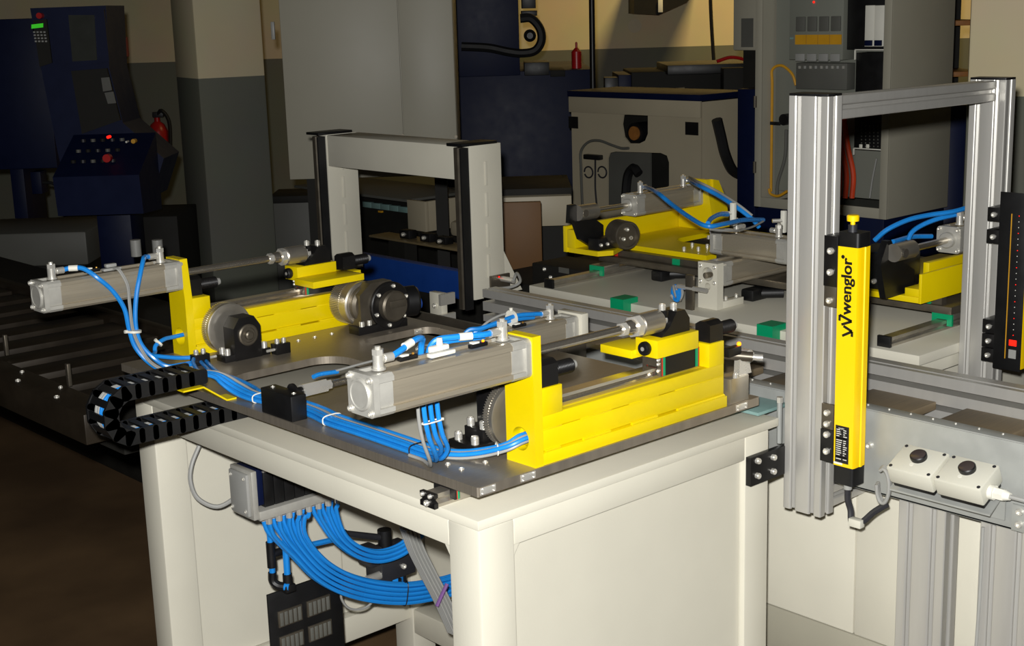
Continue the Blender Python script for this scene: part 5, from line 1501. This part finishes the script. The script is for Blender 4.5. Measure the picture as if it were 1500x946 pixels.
# wall fittings
t = thing('wall_hopper', 'dark sheet-metal hopper hanging on the back wall', 'hopper')
TF[0] = hall_tf()
pts = [UD(925, -30, 10.2), UD(1030, -30, 10.2), UD(1000, 4, 10.2), UD(960, 22, 10.2), UD(925, 20, 10.2)]
MB().prism(pts, 'y', 10.0, 10.45).obj('hopper_body', 'dark_grey', t)
hpart(t, 'bright_tag', 964, 0, 971, 18, 9.98, .015, 'print_white')
TF[0] = Matrix.Identity(4)
t = tag(MB().cyl(hp(930, 38, 10.45), hp(930, 38, 10.49), .05, seg=12).obj('wall_socket', 'paper'), 'small pale socket on the back wall below the hopper', 'socket')
hose('wall_cable', [hp(1040, -30, 9.5), hp(1041, 10, 9.5), hp(1043, 50, 9.5), hp(1046, 95, 9.5)], .012, 'rubber', 'black cable hanging down in front of the back wall', 'cable')
hose('wall_cable', [hp(1050, 90, 6.5), hp(1070, 84, 6.5), hp(1090, 87, 6.5), hp(1103, 96, 6.5)], .008, 'red', 'thin red cable arching above the machine block', 'cable')
TF[0] = hall_tf()
t = thing('wall_shelf', 'wooden shelf unit seen between cabinet and right pier', 'shelf')
for z in (UD(1405, 105, 5.6)[1], UD(1405, 30, 5.6)[1], UD(1405, 180, 5.6)[1]):
    a, b = UD(1392, 100, 5.6)[0], UD(1440, 100, 5.6)[0]
    MB().box(a, 5.6, z - .02, b, 5.9, z, .002).obj('shelf_board', 'wood', t)
MB().box(a, 5.9, 0, b, 5.92, 2.4).obj('back_board', 'dark_grey', t)
TF[0] = Matrix.Identity(4)
# dark blue column behind cabinet right edge
TF[0] = hall_tf()
t, *_ = hbox('machine_column', 'dark blue upright strip between cabinet wall and right pier', 'post', 1388, 155, 1412, 330, 4.9, .2, 'dark_navy', zb=0)

# suspended grey control cabinet
t, u0, u1, z0, z1 = hbox('control_cabinet', 'large grey control cabinet with two door panels standing on dark legs', 'cabinet', 404, -60, 672, 256, 5.6, .4, 'panel_grey')
us = UD(587, 100, 5.6)[0]
MB().box(u0 + .002, 5.59, z0 + .002, us - .0015, 5.5995, z1 - .002, .002).obj('door', 'panel_grey', t)
MB().box(us + .0015, 5.59, z0 + .002, u1 - .002, 5.5995, z1 - .002, .002).obj('door', 'panel_grey', t)
for uu in (u0 + .06, u1 - .10):
    MB().box(uu, 5.65, 0, uu + .05, 5.70, z0 - .0005).obj('leg', 'dark_grey', t)
hpart(t, 'handle', 396, 32, 403, 58, 5.57, .015, 'grey_plastic')
for px, py in ((590, 198), (668, 200)):
    u, z = UD(px, py, 5.59); MB().cyl((u, 5.585, z), (u, 5.5898, z), .006, seg=10).obj('door_screw', 'dark_steel', t)

# things seen through the white portal
TF[0] = Matrix.Identity(4)
p, q = W(513, 372, x=1.75), W(668, 425, x=1.75)
t = thing('blue_panel', 'blue painted beam seen through the white portal', 'panel')
MB().box(1.75, q.y - .08, q.z - .03, 1.79, p.y + .25, W(600, 385, x=1.75).z, .002).obj('beam', 'blue_paint', t)
MB().box(1.79, q.y - .05, 0, 1.84, p.y + .2, W(600, 378, x=1.75).z - .05).obj('stand', 'dark_grey', t)
t = thing('wooden_rail', 'brown steel rail lying across behind the white portal', 'rail')
a, b = W(540, 342, x=2.0), W(664, 366, x=2.0)
MB().box(2.0, b.y - .1, b.z - .004, 2.10, a.y + .0, a.z - .006, .002).obj('rail_bar', 'alu_beam', t)
MB().box(2.02, b.y - .1, .0, 2.08, b.y - .0, b.z - .005).box(2.02, a.y - .2, .0, 2.08, a.y - .1, b.z - .005).obj('post', 'dark_grey', t)
for i, px in enumerate((592, 622, 645)):
    q = W(px, 345 + i * 5, x=2.03)
    t = thing('roller_bracket', 'small black roller bracket standing on the brown rail', 'roller', 'roller brackets on the brown rail')
    MB().box(2.03, q.y - .03, a.z - .0055, 2.07, q.y + .03, q.z + .02, .003).obj('bracket', 'black', t)
    bolt(t, (2.03, q.y, q.z + .005), (-1, 0, 0), .008, .01)
t = thing('machine_vat', 'grey sheet-metal box with teal strips behind the white portal', 'machine')
a, b = W(600, 293, x=2.5), W(624, 340, x=2.5)
MB().box(2.5, b.y, b.z, 2.52, a.y + .02, a.z, .002).obj('end_wall', 'machine_beige', t)
MB().box(2.52, b.y, b.z, 2.9, b.y + .02, a.z, .002).obj('end_return', 'machine_beige', t)
MB().box(2.5, a.y + .021, a.z - .012, 2.9, a.y + .9, a.z, .002).obj('lid', 'machine_grey', t)
c, d = W(530, 295, x=2.62), W(596, 312, x=2.62)
for i in range(5):
    w_ = (c.y - d.y) / 5
    MB().box(2.62, d.y + i * w_, d.z, 2.64, d.y + i * w_ + w_ * .94, c.z, .001).obj('teal_slat', 'teal', t)
MB().box(2.66, a.y + .03, 0, 2.9, a.y + .9, a.z - .013).obj('body', 'dark_grey', t)
q = W(556, 310, x=2.6); MB().box(2.6, q.y - .012, q.z - .004, 2.612, q.y + .012, q.z + .004).obj('yellow_mark', 'yellow_cable', t)
t = tag(MB().box(2.6, W(668, 325, x=2.6).y - .1, W(650, 345, x=2.6).z, 2.9, W(657, 325, x=2.6).y, W(650, 322, x=2.6).z, .02).obj('machine_cover', 'machine_beige'), 'small beige rounded cover right of the grey box behind the portal', 'cover')
# plywood sheet and low dark plates right of the portal
TF[0] = hall_tf()
t, *_ = hbox('brown_board', 'brown board standing between the white portal and the beige table', 'board', 728, 297, 795, 395, 4.6, .02, 'board')
TF[0] = Matrix.Identity(4)
t = thing('side_machine', 'black low machine base with rating plate beside the rear table corner', 'machine')
MB().box(1.60, 1.30, 0, 2.3, 1.85, .80, .01).obj('base', 'dark_grey', t)
MB().box(1.5995, 1.30, .8005, 1.75, 1.60, .87, .004).obj('gearbox', 'dark_grey', t)
a, b = W(819, 391, x=1.598), W(833, 401, x=1.598)
MB().box(1.596, b.y, b.z, 1.5995, a.y, a.z).obj('rating_plate', 'machine_grey', t)
for px, py in ((798, 394), (807, 406)): 
    q = W(px, py, x=1.599); bolt(t, (1.5995, q.y, q.z), (-1, 0, 0), .006, .005)
t = thing('way_cover', 'pale grey machine way cover in the gap left of the beige housing', 'cover')
TF[0] = hall_tf()
hpart(t, 'cover_sheet', 720, 290, 838, 330, 5.0, .5, 'machine_beige')
hpart(t, 'dark_box', 720, 278, 838, 289, 5.05, .4, 'dark_grey')  # plain dark grey box just above the cover sheet
MB().box(UD(720, 300, 5.0)[0], 5.1, 0, UD(838, 300, 5.0)[0], 5.4, UD(780, 331, 5.0)[1]).obj('base', 'dark_grey', t)

# ------------------------------------------------------------------ left background
# blue control console on pedestal
D_ = 5.8
def hpoly(t, name, pix, d, th, m_):
    return MB().prism([UD(a, b, d) for a, b in pix], 'y', d, d + th).obj(name, m_, t)
t = thing('control_console', 'dark blue machine control console with screen and sloped button desk on a pedestal', 'control panel')
hpoly(t, 'back_column', [(44, 12), (155, 8), (160, 100), (180, 180), (240, 232), (222, 290), (170, 308), (104, 310), (84, 220), (62, 110)], D_, .28, 'navy')
hpoly(t, 'screen_bezel', [(92, 16), (152, 14), (160, 90), (102, 100)], D_ - .02, .0195, 'dark_navy')
hpoly(t, 'screen', [(100, 22), (138, 22), (142, 88), (106, 90)], D_ - .026, .0055, 'screen')
hpoly(t, 'keyboard_panel', [(104, 104), (156, 100), (176, 176), (120, 196)], D_ - .02, .0195, 'dark_grey')
hpoly(t, 'note', [(148, 114), (160, 113), (164, 132), (151, 134)], D_ - .024, .0035, 'machine_grey')
hpoly(t, 'note', [(153, 136), (166, 134), (170, 151), (158, 152)], D_ - .024, .0035, 'machine_grey')
# sloped desk
TF[0] = hall_tf()
u_ = lambda px, py: UD(px, py, D_)
dz0 = u_(150, 240); 
b = MB()
b.prism([(D_ - .30, u_(160, 300)[1]), (D_ - .0005, u_(160, 308)[1]), (D_ - .0005, u_(160, 196)[1]), (D_ - .32, u_(160, 245)[1])], 'x', u_(112, 240)[0], u_(232, 240)[0])
dk = b.obj('desk', 'navy', t)
for i in range(5):
    for j in range(3):
        u = u_(130 + i * 14, 220)[0]; d = D_ - .06 - j * .08
        z = u_(160, 196)[1] + (u_(160, 245)[1] - u_(160, 196)[1]) * (D_ - d) / .32
        MB().cyl((u, d, z), (u, d, z + .012), .010, seg=10).obj('desk_button', ('dark_cable', 'machine_grey', 'dark_grey')[(i + j) % 3], dk)
def knobp(px, py, d, r, m_, nm='button'):
    u, z = UD(px, py, d); MB().cyl((u, d, z), (u, d + .03, z), r, seg=12).obj(nm, m_, t)
knobp(156, 232, D_ - .34, .016, 'red', 'emergency_button')
knobp(158, 201, D_ - .20, .006, 'led_red', 'lit_button')
knobp(185, 208, D_ - .22, .004, 'print_white', 'lit_button')
knobp(195, 207, D_ - .22, .009, 'yellow_cable', 'yellow_button')
knobp(57, 23, D_ - .03, .012, 'red', 'emergency_button')
hpoly(t, 'keypad', [(48, 30), (68, 28), (76, 92), (58, 98)], D_ - .012, .0115, 'dark_grey')
hpoly(t, 'keypad_display', [(46, 36), (63, 34), (63, 40), (46, 42)], D_ - .015, .0028, 'led_green')
for i in range(4):
    for j in range(4):
        u, z = UD(50 + j * 5 + i * .8, 47 + i * 4.5, D_ - .016)
        MB().box(u - .004, D_ - .016, z - .003, u + .004, D_ - .0122, z + .003).obj('key', 'grey_plastic', t)
hpart(t, 'pedestal', 140, 300, 200, 420, D_ + .02, .2, 'navy')
u0, u1 = UD(140, 350, D_ + .02)[0], UD(200, 350, D_ + .02)[0]
MB().box(u0 - .02, D_ - .02, 0, u1 + .02, D_ + .24, .6).obj('pedestal_base', 'dark_grey', t)
# dark machine at far left
t, *_ = hbox('lathe_cabinet', 'dark blue machine cabinet at the edge behind the console', 'machine', -60, 30, 84, 246, 7.0, .8, 'dark_navy')
hpart(t, 'stand', 14, 246, 44, 345, 7.1, .3, 'dark_navy')
hpart(t, 'switch_box', 44, 252, 62, 284, 7.05, .1, 'navy')
u0, u1 = UD(14, 300, 7.1)[0], UD(44, 300, 7.1)[0]
MB().box(u0 - .1, 7.1, 0, u1 + .1, 7.4, UD(30, 346, 7.1)[1]).obj('stand_base', 'dark_grey', t)
TF[0] = Matrix.Identity(4)
hose('machine_cable', [hp(62, 267, 7.0), hp(80, 270, 7.0), hp(92, 290, 7.0), hp(97, 330, 7.0)], .008, 'rubber', 'black cable bending down from the dark machine stand', 'cable')
TF[0] = hall_tf()
t, *_ = hbox('way_cover', 'grey sheet way cover stretching along the dim left background', 'cover', -80, 345, 130, 388, 6.2, .5, 'machine_grey', bev=.01)
MB().box(UD(-80, 388, 6.2)[0], 6.25, 0, UD(120, 388, 6.2)[0], 6.6, UD(30, 389, 6.2)[1]).obj('base', 'dark_grey', t)
t, *_ = hbox('machine_bench', 'dark machine bench between the column and the console', 'machine', 200, 318, 262, 350, 6.2, .4, 'dark_grey', zb=0)
t, *_ = hbox('machine_bench', 'grey bench with small fittings right of the column', 'machine', 396, 295, 470, 330, 7.0, .2, 'machine_grey', zb=.0)
hpart(t, 'bench_top', 394, 288, 470, 296, 6.95, .3, 'dark_grey')
# fire safety
t = tag(MB().box(UD(166, 55, 10.4)[0], 10.40, UD(166, 84, 10.4)[1], UD(182, 55, 10.4)[0], 10.497, UD(166, 55, 10.4)[1], .004).obj('fire_sign', 'red'), 'red fire sign on the back wall beside the console', 'sign')
for i, (px, d) in enumerate(((230, 10.3), (188, 10.3))):
    u, zt2 = UD(px, 172, d); zb2 = UD(px, 244, d)[1]
    t = thing('fire_extinguisher', 'red fire extinguisher hanging on the wall ' + ('close to the column' if i == 0 else 'half behind the console'), 'fire extinguisher', 'fire extinguishers on the wall')
    h_ = zt2 - zb2
    MB().lathe([(.06, 0), (.072, .02), (.072, h_ * .72), (.05, h_ * .86), (.022, h_ * .92), (.022, h_)], (u, d, zb2), (0, 0, 1), 20).obj('bottle', 'red', t)
    MB().tube([(u, d, zb2 + h_), (u + .04, d - .02, zb2 + h_ + .05), (u + .09, d - .02, zb2 + h_ * .9), (u + .085, d - .03, zb2 + h_ * .3)], .014, 8).obj('hose', 'rubber', t)
    MB().box(u - .03, d - .02, zb2 + h_, u + .05, d + .02, zb2 + h_ + .04, .005).obj('valve', 'dark_cable', t)
    MB().box(u - .03, d - .076, zb2 + h_ * .18, u + .03, d - .072, zb2 + h_ * .34, .001).obj('label', 'paper', t)
TF[0] = Matrix.Identity(4)
t = thing('glass_jar', 'two clear jars standing on the bench behind the rear cylinder', 'jar')
for px in (200, 232):
    c0 = hp(px, 375, 4.2)
    MB().cyl(c0, c0 + Vector((0, 0, .05)), .016, seg=14).obj('jar', 'grey_plastic', t)

# ------------------------------------------------------------------ tidy origins
def finish():
    bpy.context.view_layer.update()
    for o in list(COL.objects):
        if o.type != 'EMPTY' or o.parent: continue
        lo = Vector((1e9,) * 3); hi = -lo
        for c in o.children_recursive:
            if c.type != 'MESH': continue
            for v in c.bound_box:
                p = c.matrix_world @ Vector(v)
                lo = Vector(map(min, lo, p)); hi = Vector(map(max, hi, p))
        loc = Vector(((lo.x + hi.x) / 2, (lo.y + hi.y) / 2, lo.z))
        o.location = loc
        for c in o.children:
            c.matrix_local = Matrix.Translation(-loc) @ c.matrix_local
finish()
